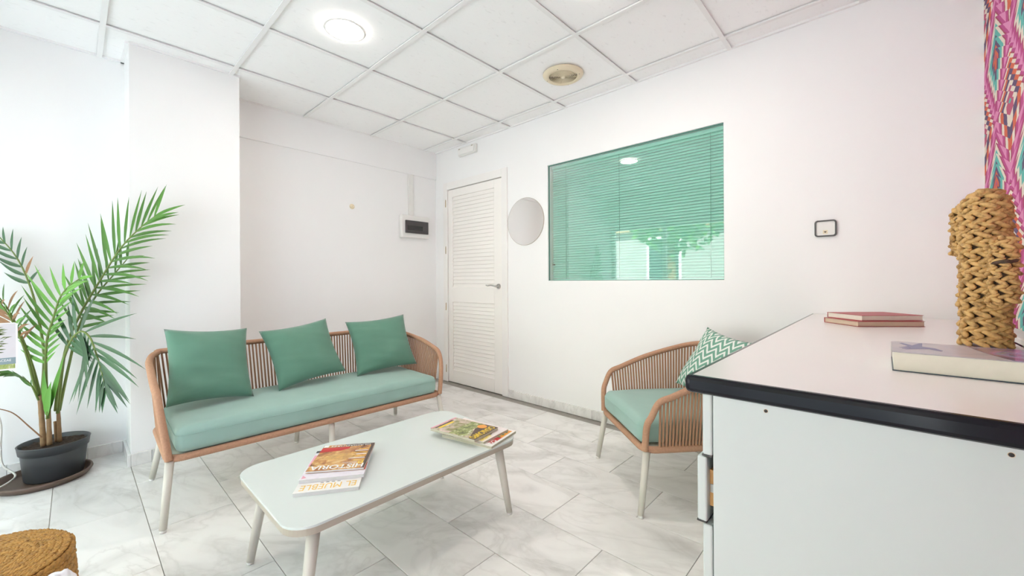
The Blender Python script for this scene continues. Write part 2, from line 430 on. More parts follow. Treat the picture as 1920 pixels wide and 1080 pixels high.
# ------------------------------------------------------------------ ceiling: slab, panels and grid rails
ceiling = boxo('ceiling', (XS - .2, XR + .2, YW - .2, YB + .2, 2.70, 2.76), M_SLAB); struct(ceiling)
XG = [-.492 - .6, -.492, .108, .708, 1.308, 1.908, 2.508]; YG = [-.528, .072, .672, 1.272, 1.872, 2.472, 3.072]
xs = [XS] + [x for x in XG if x > XS] + [XR]; ys = [YW] + [y for y in YG if y > YW] + [YB]
for a, b in zip(xs, xs[1:]):
    for c, d in zip(ys, ys[1:]):
        d2 = d
        if c > 3.0:
            if b < .3: d2 = YL
        bmp = box(bmesh.new(), a + .004 - a, b - .004 - a, .004, d2 - .004 - c, 0, .015, bev=.004, seg=1)
        o = mk('ceiling_panel', bmp, M_CEIL, ceiling); o.location = (a, c, HC + .009)
for x in xs[1:-1]:
    boxo('grid_rail', (x - .012, x + .012, YW, YB, HC - .004, HC + .0015), M_RAIL, ceiling)
    boxo('grid_rail', (x - .0015, x + .0015, YW, YB, HC + .0015, HC + .04), M_RAIL, ceiling)
for y in ys[1:-1]:
    boxo('grid_rail', (XS, XR, y - .012, y + .012, HC - .0032, HC + .001), M_RAIL, ceiling)
for b in ((PX1, XR, YB - .016, YB, HC - .003, HC + .02), (XR - .016, XR, YW, YB, HC - .003, HC + .02), (XS, PX0, YL - .016, YL, HC - .003, HC + .02), (PX0, PX1, YP - .016, YP, HC - .003, HC + .02), (PX0 - .016, PX0, YP, YL, HC - .003, HC + .02)):
    boxo('wall_angle_rail', b, M_RAIL, ceiling)

# ------------------------------------------------------------------ baseboards (marble pieces)
def baseboard(name, p0, p1, nrm, cuts):
    p0 = Vector((*p0, 0)); p1 = Vector((*p1, 0)); d = (p1 - p0); L = d.length; d.normalize(); nn = Vector((*nrm, 0))
    root = struct(empty(name, p0)); cs = [0] + [c for c in cuts if 0 < c < L] + [L]
    for a, b in zip(cs, cs[1:]):
        bmb = box(bmesh.new(), a + .0008, b - .0008, 0, .014, 0, .07, bev=.0015, seg=1)
        o = mk('skirting_tile', bmb, M_MARBLE, root)
        o.matrix_local = frame_m((0, 0, 0), d, nn, (d.cross(nn)))
        if d.cross(nn).z < 0:
            bm2 = bmesh.new(); bm2.from_mesh(o.data)
            for v in bm2.verts: v.co.z = -v.co.z
            bmesh.ops.reverse_faces(bm2, faces=bm2.faces); bm2.to_mesh(o.data); bm2.free()
baseboard('baseboard_right', (XR, 2.51), (XR, .24), (-1, 0), [.075, .47, .87, 1.27, 1.67, 2.07])
baseboard('baseboard_back', (PX1, YB), (XR, YB), (0, -1), [.4, .8, 1.2, 1.6])
baseboard('baseboard_pillar', (PX0, YP), (PX1, YP), (0, -1), [.09, .33])
baseboard('baseboard_pillar_side', (PX0, YL), (PX0, YP - .014), (-1, 0), [])
baseboard('baseboard_left', (XS, YL), (PX0 - .014, YL), (0, -1), [.3, .7, 1.0])

# ------------------------------------------------------------------ door
for nm, b in (('trim_2', (XR - .016, XR + .03, 2.512, DY0 + .034, 0, 2.088)), ('trim_3', (XR - .016, XR + .03, DY1 - .03, 3.442, 0, 2.088)), ('trim_4', (XR - .016, XR + .03, DY0 + .034, DY1 - .03, 2.012, 2.088))):
    struct(boxo(nm, b, M_TRIM, bev=.004))
door = struct(empty('door_1', (XR, 2.98, 0)))
LY0, LY1 = 2.587 - 2.98, 3.373 - 2.98
def dpart(n, y0, y1, z0, z1, x0=-.004, x1=.034, bev=.002, m=M_DOOR): return boxo(n, (x0, x1, y0, y1, z0, z1), m, door, bev=bev, seg=1)
PY0, PY1 = 2.69 - 2.98, 3.305 - 2.98
dpart('stile', LY0, PY0, .006, 2.006); dpart('stile', PY1, LY1, .006, 2.006)
for z0, z1 in ((.006, .135), (.84, .995), (1.93, 2.006)): dpart('door_rail', PY0, PY1, z0, z1)
dpart('back_board', PY0, PY1, .135, 1.93, .022, .03)
sl = box(bmesh.new(), -.003, .003, PY0, PY1, -.022, .022, bev=.0015, seg=1)
slat_me = bpy.data.meshes.new('slat'); sl.to_mesh(slat_me); sl.free(); slat_me.materials.append(M_DOOR)
for z0, z1, n in ((.135, .84, 19), (.995, 1.93, 25)):
    for k in range(n):
        z = z0 + (z1 - z0) * (k + .5) / n
        inst('slat', slat_me, door, Matrix.Translation((.011, 0, z)) @ Matrix.Rotation(math.radians(15), 4, 'Y'))
for z in (1.869, 1.378, .785, .135):
    h = empty('hinge', (-.008, 3.40 - 2.98, z)); h.parent = door
    V, F = tube_data([Vector((-.006, 0, -.035)), Vector((-.006, 0, .035))], .006, 8); mkd('hinge_barrel', V, F, M_BRASS, h, True)
    V, F = tube_data([Vector((-.006, 0, .034)), Vector((-.006, 0, .042)), Vector((-.006, 0, .045))], lambda i, n: (.0045, .0055, .002)[i], 8); mkd('hinge_finial', V, F, M_BRASS, h, True)
hd = empty('door_handle', (-.004, 2.628 - 2.98, 1.005)); hd.parent = door
V, F = tube_data([Vector((0, 0, 0)), Vector((-.009, 0, 0))], .024, 20); mkd('rose', V, F, M_CHROME, hd)
V, F = tube_data(catmull([(-.005, 0, 0), (-.045, 0, 0), (-.05, .02, .004), (-.05, .06, .010), (-.05, .10, .005), (-.048, .125, .012)], 5), lambda i, n: .009 - .004 * i / n, 8); mkd('lever', V, F, M_CHROME, hd, True)

# ------------------------------------------------------------------ window in the right wall + blind behind it
win = struct(empty('window_1', (XR, (WY0 + WY1) / 2, WZ0)))
wy = (WY1 - WY0) / 2; wz = WZ1 - WZ0
mkd('pane', [(.018, -wy, 0), (.018, wy, 0), (.018, wy, wz), (.018, -wy, wz)], [(0, 1, 2, 3)], M_GLASSG, win)
for b in ((.012, .024, -wy, wy, wz - .006, wz), (.012, .024, -wy, wy, 0, .004), (.012, .024, -wy, -wy + .004, .004, wz - .006), (.012, .024, wy - .004, wy, .004, wz - .006)):
    boxo('glazing_bead', b, M_TEALDARK, win)
bl = empty('venetian_blind', (XR + .062, (WY0 + WY1) / 2, WZ0))
tag(bl, 'closed teal venetian blind hanging behind the green window glass', 'blind')
sb = bmesh.new(); box(sb, -.0125, .0125, -wy + .012, wy - .012, -.0005, .0005)
bs_me = bpy.data.meshes.new('blind_slat'); sb.to_mesh(bs_me); sb.free(); bs_me.materials.append(M_TEALSLAT)
nsl = 46
for k in range(nsl):
    inst('blind_slat', bs_me, bl, Matrix.Translation((0, 0, .03 + (wz - .07) * k / (nsl - 1))) @ Matrix.Rotation(math.radians(-50), 4, 'Y'))
boxo('head_rail', (-.014, .014, -wy + .008, wy - .008, wz - .028, wz - .003), M_TEALSLAT, bl, bev=.002)
boxo('bottom_rail', (-.012, .012, -wy + .012, wy - .012, .004, .016), M_TEALSLAT, bl, bev=.002)
for y in (1.905, 1.43, .80):
    tube('ladder_cord', [(-.016, y - (WY0 + WY1) / 2, .016), (-.016, y - (WY0 + WY1) / 2, wz - .028)], .0013, M_TEALDARK, bl, 5)
bmb = bmesh.new()
for k in range(76): bmesh.ops.create_icosphere(bmb, subdivisions=1, radius=.0032, matrix=Matrix.Translation((-.022, wy - .016, .05 + k * .0115)))
mk('bead_chain', bmb, M_CREAMPL, bl, True)
boxo('cord_clip', (-.026, -.016, wy - .04, wy - .02, .128, .14), M_SAUCER, bl, bev=.001)

# ------------------------------------------------------------------ wall fittings
mir = empty('round_mirror', (XR, 2.302, 1.573)); tag(mir, 'round frameless mirror on the white wall beside the door', 'mirror')
Rm = Matrix.Rotation(-PI / 2, 4, 'Y')
o = lathe('mirror_glass', [(0, .006), (.2055, .006), (.2055, .0055)], M_MIRROR, mir, 64, False); o.matrix_local = Rm
o = lathe('mirror_edge', [(.2055, .0), (.208, .0), (.208, .006), (.2055, .006)], M_RIM, mir, 64, False, True); o.matrix_local = Rm

th = empty('heart_wall_plate', (XR, .2225, 1.3215)); tag(th, 'small white wall plate with dark rounded frame and tiny heart', 'wall plate')
def wall_prism(name, pts, d0, d1, m, parent, bev=0):     # drawn in (u = -Y, v = Z), extruded out of the right wall
    o = prism(name, pts, d0, d1, m, parent, bev); o.matrix_local = frame_m((0, 0, 0), (0, -1, 0), (0, 0, 1), (-1, 0, 0)); return o
outer = rrect(-.046, .046, -.043, .043, .014); inner = rrect(-.039, .039, -.036, .036, .009)
bmf = bmesh.new(); n_ = len(outer)
A = [[bmf.verts.new((x, y, z)) for x, y in P_] for z in (.0, .012) for P_ in (outer, inner)]
for i in range(n_):
    j = (i + 1) % n_
    bmf.faces.new((A[0][i], A[0][j], A[2][j], A[2][i])); bmf.faces.new((A[2][i], A[2][j], A[3][j], A[3][i])); bmf.faces.new((A[3][i], A[3][j], A[1][j], A[1][i]))
o = mk('plate_frame', bmf, M_BLACKPL, th); o.matrix_local = frame_m((0, 0, 0), (0, -1, 0), (0, 0, 1), (-1, 0, 0))
wall_prism('plate_face', inner, 0, .007, M_WHITEPL, th)
ins = wall_prism('heart_insert', rrect(-.011, .009, -.028, -.009, .002, 3), .007, .0085, M_CREAMPL, th, .0006)
hp = []
for k in range(24):
    a = 2 * PI * k / 24; hp.append((-.001 + .0004 * 16 * math.sin(a) ** 3 * .85, -.0185 + .0004 * (13 * math.cos(a) - 5 * math.cos(2 * a) - 2 * math.cos(3 * a) - math.cos(4 * a)) * .8))
hp.reverse()
o = prism('heart', hp, .0085, .0092, I_DARK, ins)

em = empty('emergency_light', (XR, 3.045, 2.352)); tag(em, 'white emergency light box high on the wall above the door', 'light')
boxo('housing', (-.032, 0, -.13, .13, -.038, .045), M_WHITEPL, em, bev=.008)
boxo('diffuser', (-.046, -.032, -.118, .118, -.03, .028), M_TRIM, em, bev=.006)
boxo('end_clip', (-.048, -.03, .085, .105, .02, .032), M_RIM, em, bev=.002)
boxo('end_clip', (-.048, -.03, -.105, -.085, .02, .032), M_RIM, em, bev=.002)

fb = empty('fuse_box', (2.375, YB, 1.60)); tag(fb, 'white fuse box with dark flip cover on the back wall', 'fuse box')
boxo('housing', (-.165, .165, -.055, 0, -.10, .125), M_WHITEPL, fb, bev=.006)
boxo('cover', (-.128, .140, -.073, -.055, -.055, .072), M_BLACKPL, fb, bev=.003)
boxo('cover_window', (-.112, .07, -.0755, -.073, -.025, .020), plain('smoked_cover', (.022, .022, .022), .12), fb, bev=.001)
cd = boxo('cable_channel', (2.315, 2.375, YB - .014, YB, 1.725, 2.155), M_WHITEPL, bev=.003); tag(cd, 'white vertical cable channel rising from the fuse box', 'cable channel')
hk = empty('wall_hook', (1.725, YB, 1.745)); tag(hk, 'small cream plastic hook stuck on the back wall', 'hook')
o = lathe('hook_plate', [(0, .006), (.02, .006), (.024, 0)], M_CREAMPL, hk, 20); o.matrix_local = Matrix.Rotation(PI / 2, 4, 'X')
tube('hook_arm', catmull([(0, -.004, 0), (0, -.022, -.004), (.002, -.03, -.014), (.004, -.036, -.008)], 4), .005, M_CREAMPL, hk)

# ------------------------------------------------------------------ ceiling fittings
def downlight(x, y, label):
    t = empty('recessed_downlight', (x, y, HC)); tag(t, label, 'downlight', 'recessed ceiling downlights')
    lathe('rim', [(.092, -.002), (.096, -.006), (.106, -.005), (.110, .001), (.092, .001)], M_TRIM, t, 40)
    lathe('diffuser', [(0, -.0035), (.092, -.0035), (.093, -.001)], M_LED, t, 40, False)
downlight(1.008, 2.172, 'lit round downlight in the ceiling panel near the pillar')
downlight(1.608, .972, 'added out-of-view downlight in the ceiling above the armchair')  # lamp added out of view to brighten counter, right wall and chair
vt = empty('ceiling_vent', (2.222, 1.58, HC)); tag(vt, 'round cream ceiling air vent with concentric rings', 'vent')
lathe('flange', [(.093, -.010), (.100, -.022), (.118, -.016), (.134, -.004), (.136, .0), (.093, .0)], M_CREAMPL, vt, 48)
for k in range(7):
    r = .019 + k * .0108
    lathe('vent_ring', [(r, -.018 + .0006 * k), (r + .0042, -.013 + .0006 * k), (r + .0048, -.003), (r + .001, -.003)], M_CREAMPL, vt, 40, True, True)
lathe('hub', [(0, -.021), (.014, -.02), (.017, -.004)], M_CREAMPL, vt, 24)
lathe('duct', [(0, -.0005), (.098, -.0005)], M_SAUCER, vt, 32, False)
for k in range(4): 
    a = PI / 4 + k * PI / 2
    boxo('vent_spoke', (.012, .097, -.0025, .0025, -.012, -.004), M_CREAMPL, vt).rotation_euler = (0, 0, a)
for k in range(4):
    a = k * PI / 2 + .3; o = lathe('screw', [(0, -.0205), (.003, -.0195), (.0032, -.014)], M_BLACKPL, vt, 10); o.location = (.112 * math.cos(a), .112 * math.sin(a), .001)

# ------------------------------------------------------------------ rope sofa and armchair
unit = bmesh.new(); bmesh.ops.create_cone(unit, cap_ends=True, segments=7, radius1=1, radius2=1, depth=1)
strand_me = bpy.data.meshes.new('rope_strand'); unit.to_mesh(strand_me); unit.free(); strand_me.materials.append(M_STRAND)
for p in strand_me.polygons: p.use_smooth = len(p.vertices) == 4
def wrapped(name, pts, r, parent, closed=False):
    P_ = resample(pts, .0034, closed)
    if closed and len(P_) % 2: P_ = resample(pts, .0034 * len(P_) / (len(P_) - 1 + 1e-9), True)
    return tube(name, P_, lambda i, n: r * (1.0 if i % 2 else .9), M_ROPE, parent, 10, closed)
def rope_seat(root, Wd, D, arm, back, mids, cush_t, sr, sp):
    hw, hd_ = Wd / 2, D / 2; zr = .288
    half = [(hw, -hd_, zr), (hw + .014, -hd_ + .004, .40), (hw + .026, -hd_ + .02, arm - .09), (hw + .032, -hd_ + .055, arm - .025), (hw + .036, -hd_ + .12, arm + .002),
            (hw + .036, 0, arm + (back - arm) * .42), (hw + .028, hd_ - .07, back - .03), (hw - .005, hd_ + .03, back - .008), (hw - .09, hd_ + .062, back)]
    path = catmull(half + [(0, hd_ + .066, back)] + [(-x, y, z) for x, y, z in reversed(half)], 8)
    wrapped('top_rail', path, .0155, root)
    loop = [Vector((x, y, zr)) for x, y in rrect(-hw, hw, -hd_, hd_, .055, 6)]
    wrapped('seat_rail', loop, .0165, root, True)
    # rope strands between the two rails
    tp = resample(path, .004)
    i0 = next(i for i, p in enumerate(tp) if p.z > arm - .03) + 3
    tp = tp[i0:len(tp) - i0]
    bot = catmull([(hw, -hd_ + .07, zr), (hw, 0, zr), (hw, hd_ - .06, zr), (hw - .02, hd_ - .015, zr), (hw - .07, hd_, zr), (0, hd_, zr), (-hw + .07, hd_, zr), (-hw + .02, hd_ - .015, zr), (-hw, hd_ - .06, zr), (-hw, 0, zr), (-hw, -hd_ + .07, zr)], 10)
    top = resample(tp, sp); bt = resample(bot, .001)
    n = len(top)
    for k, a in enumerate(top):
        b = bt[int((len(bt) - 1) * k / (n - 1))]
        d = a - b; L = d.length
        if k % 2: b = b + Vector((0, 0, 0)) ; 
        z = d.normalized(); x = z.orthogonal().normalized(); y = z.cross(x); r = sr
        inst('rope_strand', strand_me, root, frame_m((a + b) / 2, x * r, y * r, z * L))
    # legs
    def leg(x, y, fx, fy):
        lg = tube('leg', [(x, y, zr - .008), (fx, fy, .012)], lambda i, n_: (.0165, .0135)[i], M_LEG, root, 14)
        o = tube('foot_cap', [(fx, fy, .012), (fx + (fx - x) * .04, fy + (fy - y) * .04, .0)], .012, M_WHITEPL, lg, 12)
    for sx in (-1, 1):
        leg(sx * (hw - .004), -hd_ + .01, sx * (hw + .022), -hd_ - .03)
        leg(sx * (hw - .03), hd_ - .02, sx * (hw + .012), hd_ + .05)
    for mx in mids:
        leg(mx, -hd_ + .02, mx, -hd_ + .0); leg(mx, hd_ - .02, mx, hd_ + .03)
    boxo('seat_base', (-hw + .008, hw - .008, -hd_ + .008, hd_ - .008, zr - .004, zr + .010), M_LEG, root, bev=.004)
    # seat cushion
    bm = bmesh.new(); box(bm, -hw + .022, hw - .022, -hd_ - .012, hd_ - .03, zr + .012, zr + .012 + cush_t, bev=.038, seg=5)
    bmesh.ops.subdivide_edges(bm, edges=[e for e in bm.edges if e.calc_length() > .2], cuts=12, use_grid_fill=True)
    zt = zr + .012 + cush_t
    for v in bm.verts:
        if v.co.z > zr + .06:
            fx = 1 - (v.co.x / hw) ** 4; fy = 1 - min(1, ((v.co.y + .02) / hd_) ** 4)
            v.co.z += .014 * max(0, fx) * max(0, fy) + .003 * noise.noise(v.co * 9)
        v.co.y += .003 * noise.noise(v.co * 7 + Vector((3, 0, 0)))
    c = mk('seat_cushion', bm, M_SEATFAB_SKYLIT, root, True)
    zp = zt - .03
    tube('seam', [Vector((x, y, zp)) for x, y in rrect(-hw + .0215, hw - .0215, -hd_ - .0125, hd_ - .0295, .04, 5)], .0016, M_SEATFAB_SKYLIT, c, 5, True)
sofa = empty('rope_sofa', (.985, 2.535, 0), math.radians(-1.6))
tag(sofa, 'three seat rope sofa with sage green seat against the back wall', 'sofa')
rope_seat(sofa, 1.41, .56, .585, .685, (-.01,), .115, .0046, .0185)
chair = empty('rope_armchair', (2.128, .825, 0), math.radians(-131.5))
tag(chair, 'tan rope armchair with sage green seat beside the white counter', 'armchair')
rope_seat(chair, .565, .55, .535, .68, (), .115, .0056, .0178)

def pillow(name, label, c, xa, ya, w, h, t, m, seed, group=None):
    n = 26; bm = bmesh.new(); grid = {}
    for s in (1, -1):
        for i in range(n + 1):
            for j in range(n + 1):
                u = -1 + 2 * i / n; v = -1 + 2 * j / n; edge = i in (0, n) or j in (0, n)
                if edge and s == -1: grid[(s, i, j)] = grid[(1, i, j)]; continue
                x = w / 2 * u * (1 - .085 * (1 - v * v)); y = h / 2 * v * (1 - .085 * (1 - u * u))
                f = (max(0, 1 - abs(u) ** 2.6) * max(0, 1 - abs(v) ** 2.6)) ** .55
                z = s * t / 2 * f
                p = Vector((x * 7 + seed, y * 7, s * 2))
                z += s * .016 * f * noise.noise(p) + s * .010 * min(1, 4 * f) * noise.noise(Vector((x * 6 + seed * 3, y * 34 + x * 8, s)))* (1 - f * .6)
                grid[(s, i, j)] = bm.verts.new((x, y, z))
    for s in (1, -1):
        for i in range(n):
            for j in range(n):
                q = [grid[(s, i, j)], grid[(s, i + 1, j)], grid[(s, i + 1, j + 1)], grid[(s, i, j + 1)]]
                if s == -1: q.reverse()
                try: bm.faces.new(q)
                except ValueError: pass
    o = mk(name, bm, m, None, True)
    xa = Vector(xa).normalized(); ya = Vector(ya); ya = (ya - xa * ya.dot(xa)).normalized(); za = xa.cross(ya)
    o.matrix_world = frame_m(c, xa, ya, za); tag(o, label, 'cushion', group)
    return o
GP = 'sage green cushions on the sofa'
pillow('throw_cushion', 'sage green cushion at the sofa end nearest the palm', (.486, 2.632, .624), (.375, .02, -.03), (0, .20, .36), .372, .41, .15, M_FAB, 1.3, GP)
pillow('throw_cushion', 'sage green cushion in the middle of the sofa, slightly tilted', (.962, 2.65, .622), (.375, .015, .045), (-.03, .21, .36), .40, .385, .14, M_FAB, 5.1, GP)
pillow('throw_cushion', 'sage green cushion at the sofa end nearest the door', (1.47, 2.62, .618), (.40, -.075, .03), (.0, .20, .36), .42, .395, .14, M_FAB, 9.4, GP)
pillow('chevron_cushion', 'green and white chevron cushion in the rope armchair', (2.285, .675, .605), (.62, .76, .10), (.34, -.30, .8), .37, .37, .11, M_CHEV, 2.2)

# ------------------------------------------------------------------ coffee table
ct = empty('coffee_table', (.886, 1.504, 0), 0); tag(ct, 'low coffee table with frosted white glass top and taupe legs', 'coffee table')
TH = .352
prism('glass_top', rrect(-.483, .483, -.288, .288, .082, 10), TH - .007, TH, M_TGLASS, ct, .0015)
rimp = [Vector((x, y, TH - .021)) for x, y in rrect(-.478, .478, -.295, .295, .092, 10)]
bmr = bmesh.new(); A = []
for off, z in ((0, TH - .007), (0, TH - .028), (-.022, TH - .036), (-.03, TH - .036), (-.03, TH - .0075)):
    A.append([bmr.verts.new((x, y, z)) for x, y in rrect(-.481 - off, .481 + off, -.286 - off, .286 + off, max(.03, .08 + off), 10)])
for a, b in zip(A, A[1:]):
    for i in range(len(a)): bmr.faces.new((a[i], b[i], b[(i + 1) % len(a)], a[(i + 1) % len(a)]))
bmesh.ops.recalc_face_normals(bmr, faces=bmr.faces)
mk('rim', bmr, M_RIM, ct, False)
for sx in (-1, 1):
    for sy in (-1, 1):
        lg = tube('leg', [(sx * .395, sy * .226, TH - .03), (sx * .443, sy * .25, .01)], lambda i, n: (.0205, .0135)[i], M_LEG, ct, 14)
        tube('foot_cap', [(sx * .443, sy * .25, .01), (sx * .4445, sy * .2508, 0)], .012, M_WHITEPL, lg, 12)

# ------------------------------------------------------------------ magazines
def magazine(label, c, rz, w, h, t, z, covermat, pages, group, curl=0):
    r = empty('magazine', (c[0], c[1], z), rz); tag(r, label, 'magazine', group)
    boxo('page_block', (-w / 2 + .001, w / 2 - .001, -h / 2 + .001, h / 2 - .001, .0006, t - .0006), pages, r)
    boxo('back_cover', (-w / 2, w / 2, -h / 2, h / 2, 0, .0006), covermat, r)
    cv = boxo('front_cover', (-w / 2, w / 2, -h / 2, h / 2, t - .0006, t), covermat, r)
    cv['cover_top'] = t
    return r, cv, t
def patch(name, pts, cv, t, m, lift=.0002):
    return prism(name, pts, t, t + lift, m, cv)
def rect(x0, x1, y0, y1): return [(x0, y0), (x1, y0), (x1, y1), (x0, y1)]
GL = 'magazines stacked at the left of the coffee table'; GR = 'magazines stacked at the right end of the coffee table'
TT = TH + .0002
m_em = m_print('furniture_magazine_cover', [(.3, (.86, .85, .83)), (.7, (.80, .78, .76))], 8, 2)
r, cv, t = magazine('white magazine with golden lettering at the bottom of the left stack', (.644, 1.484), math.radians(145.4), .205, .285, .012, TT, m_em, M_PAGES_GREY, GL)
letters('title_lettering', 'EL MUEBLE', .178, .036, I_GOLD, cv, loc=(0, .112, t + .0003))
for k in range(4): patch('print_line', rect(.02 - .018 * k, .03 - .018 * k, .084, .087), cv, t, I_BLACK)
m_li = m_print('lilac_magazine_cover', [(.35, (.74, .70, .80)), (.55, (.80, .78, .84)), (.7, (.88, .87, .9))], 16, 6)
r, cv, t2 = magazine('pale lilac magazine in the middle of the left stack', (.673, 1.516), math.radians(144.7), .212, .285, .012, TT + t + .0006, m_li, M_PAGES_GREY, GL); r.scale = (1, .85, 1)
patch('pink_corner', [(.10, .135), (.10, .105), (.085, .128)], cv, t2, I_PINK); patch('pink_strip', rect(.085, .104, -.09, .02), cv, t2, I_PINK); patch('dark_box', rect(.085, .106, -.142, -.118), cv, t2, I_BLACK)
patch('pink_strip', rect(-.105, -.09, .03, .10), cv, t2, I_RED)
t = NT('gladiator_picture'); s_ = t.sep(t.obj()); nn = t.noise(t.vmath('ADD', t.obj(), (3.1, 1.7, 0)), 17, 6, .62, 1.2)
colr = t.ramp(nn, [(.30, (.10, .05, .03)), (.42, (.38, .15, .05)), (.52, (.62, .32, .10)), (.60, (.75, .48, .18)), (.70, (.80, .58, .42))])
t.base(colr); t.set(.25); M_GLAD = t.m
r, cv, t3 = magazine('brown history magazine on top of the left stack', (.697, 1.536), math.radians(141.7), .212, .28, .007, TT + .0258, M_GLAD, M_PAGES_GREY, GL); r.scale = (.93, .81, 1)
patch('picture_band', rect(-.106, -.094, -.14, .14), cv, t3, I_DARK); patch('picture_band', [(-.094, -.14), (.02, -.14), (.0, -.112), (-.094, -.118)], cv, t3, I_DARK)
patch('red_band', [(-.005, -.108), (.106, -.108), (.106, -.055), (.02, -.068), (-.01, -.09)], cv, t3, I_RED)
patch('shield', [(.012 + .062 * math.cos(a * PI / 12), .005 + .036 * math.sin(a * PI / 12)) for a in range(24)], cv, t3, m_print('bronze_shield', [(.3, (.42, .22, .07)), (.6, (.72, .43, .12)), (.75, (.85, .62, .25))], 40, 3), .0003)
letters('title_lettering', 'HISTORIA', .196, .040, I_WHITE, cv, loc=(0, .112, t3 + .0005), bold=.02)
letters('subject_lettering', 'GLADIADORES', .165, .017, I_WHITE, cv, loc=(-.008, -.122, t3 + .0006))
letters('name_lettering', 'NATIONAL\nGEOGRAPHIC', .055, .016, I_WHITE, cv, loc=(-.040, .079, t3 + .0005))
for b in (rect(-.092, -.074, .067, .070), rect(-.092, -.074, .088, .091), rect(-.092, -.089, .070, .088), rect(-.077, -.074, .070, .088)):
    patch('yellow_frame', b, cv, t3, I_YEL, .0004)
for k in range(7):
    patch('print_line', rect(-.09, -.05 + .012 * ((k * 5) % 3), .048 - k * .021, .054 - k * .021), cv, t3, I_GOLD if k % 2 == 0 else I_WHITE, .0003)
patch('price_box', rect(.085, .104, -.138, -.116), cv, t3, I_WHITE, .0004)

m_c3 = m_print('poppy_magazine_cover', [(.35, (.80, .76, .72)), (.6, (.84, .80, .77))], 8, 5)
r, cv, u1 = magazine('magazine with red and orange print at the bottom of the right stack', (1.247, 1.362), math.radians(192), .205, .27, .012, TT, m_c3, M_PAGES_OL, GR)
patch('red_print', rect(.0, .075, .092, .122), cv, u1, I_RED); patch('orange_print', rect(-.088, .0, .092, .122), cv, u1, I_ORANGE)
for x in (-.06, -.03, .0): patch('green_print', rect(x - .008, x + .004, .096, .112), cv, u1, I_GREEN, .0003)
letters('title_lettering', 'CO', .05, .022, I_WHITE, cv, loc=(.062, .112, u1 + .0005), bold=.02)
m_c2 = m_print('pale_pink_magazine_cover', [(.4, (.80, .70, .70)), (.6, (.85, .78, .76))], 8, 9)
r, cv, u2 = magazine('pale pink magazine with yellow lettering in the right stack', (1.239, 1.395), math.radians(187.5), .18, .27, .010, TT + u1 + .0006, m_c2, M_PAGES_OL, GR)
patch('yellow_print', rect(.02, .088, .10, .128), cv, u2, m_print('pale_yellow_print', [(.4, (.85, .72, .30)), (.6, (.85, .78, .55))], 20, 4)); letters('title_lettering', 'NEW', .07, .026, I_YEL, cv, loc=(.05, .105, u2 + .0005), bold=.03)
patch('dark_dot', [(.004 + .012 * math.cos(a * PI / 8), .10 + .009 * math.sin(a * PI / 8)) for a in range(16)], cv, u2, I_BLACK, .0003)
m_c1 = m_print('country_house_cover', [(.3, (.12, .10, .06)), (.42, (.30, .28, .10)), (.55, (.55, .45, .36)), (.68, (.78, .62, .58)), (.8, (.85, .80, .78))], 22, 11)
r, cv, u3 = magazine('country magazine with big yellow title on top of the right stack', (1.199, 1.411), math.radians(189.4), .192, .265, .011, TT + .024, m_c1, M_PAGES_OL, GR); r.scale = (.89, .97, 1)
patch('dark_band', [(-.096, .132), (-.096, .06), (-.02, .05), (.06, .085), (.096, .098), (.096, .132)], cv, u3, I_DARK)
patch('garden_picture', [(-.09, .045), (-.02, .045), (.07, .075), (.092, .06), (.092, -.02), (-.09, -.02)], cv, u3, m_print('garden_print', [(.3, (.04, .05, .02)), (.45, (.20, .24, .06)), (.6, (.42, .45, .18)), (.72, (.80, .78, .74))], 38, 8), .0003)
patch('orange_badge', [(-.062 + .024 * math.cos(a * PI / 12), .062 + .024 * math.sin(a * PI / 12)) for a in range(24)], cv, u3, I_ORANGE, .0006)
letters('title_lettering', 'CASA&CAMPO', .175, .036, I_YEL, cv, loc=(.0, .108, u3 + .0005), bold=.025)
patch('print_line', rect(-.04, .07, -.105, -.092), cv, u3, I_YEL, .0003)
patch('print_line', rect(-.05, .08, -.118, -.108), cv, u3, I_DARK, .0003); patch('white_band', rect(-.096, .096, -.1325, -.122), cv, u3, I_PINK, .0003)

# ------------------------------------------------------------------ palm plant in pot
PC = Vector((-.075, 3.352, 0))
sc = empty('plant_saucer', (-.115, 3.328, 0)); tag(sc, 'round brown plastic saucer under the palm pot', 'saucer')
lathe('saucer_dish', [(0, .004), (.150, .004), (.162, .010), (.172, .030), (.177, .034), (.184, .033), (.186, .026), (.180, .016), (.166, .0), (0, .0)], M_SAUCER, sc, 56)
pot = empty('plant_pot', (PC.x, PC.y, .0045)); tag(pot, 'anthracite plastic flower pot holding the palm', 'plant pot')
lathe('pot_shell', [(0, .002), (.108, .002), (.112, .008), (.124, .140), (.126, .146), (.131, .148), (.136, .186), (.138, .190), (.135, .192), (.131, .188), (.122, .150), (.112, .03), (0, .03)], M_POT, pot, 56)
bms = bmesh.new(); bmesh.ops.create_grid(bms, x_segments=40, y_segments=40, size=.124)
bmesh.ops.delete(bms, geom=[v for v in bms.verts if v.co.xy.length > .1235], context='VERTS')
for v in bms.verts: v.co.z = .172 + .011 * noise.noise(v.co * 45) + .006 * noise.noise(v.co * 110)
soil = mk('soil', bms, M_SOIL, pot, True); soil['kind'] = 'stuff'
palm = empty('potted_palm', (PC.x, PC.y, .17)); tag(palm, 'tall green areca palm with feathery fronds in the corner', 'palm')
P0 = Vector((PC.x, PC.y, .17))
def loc(p): return Vector(p) - P0
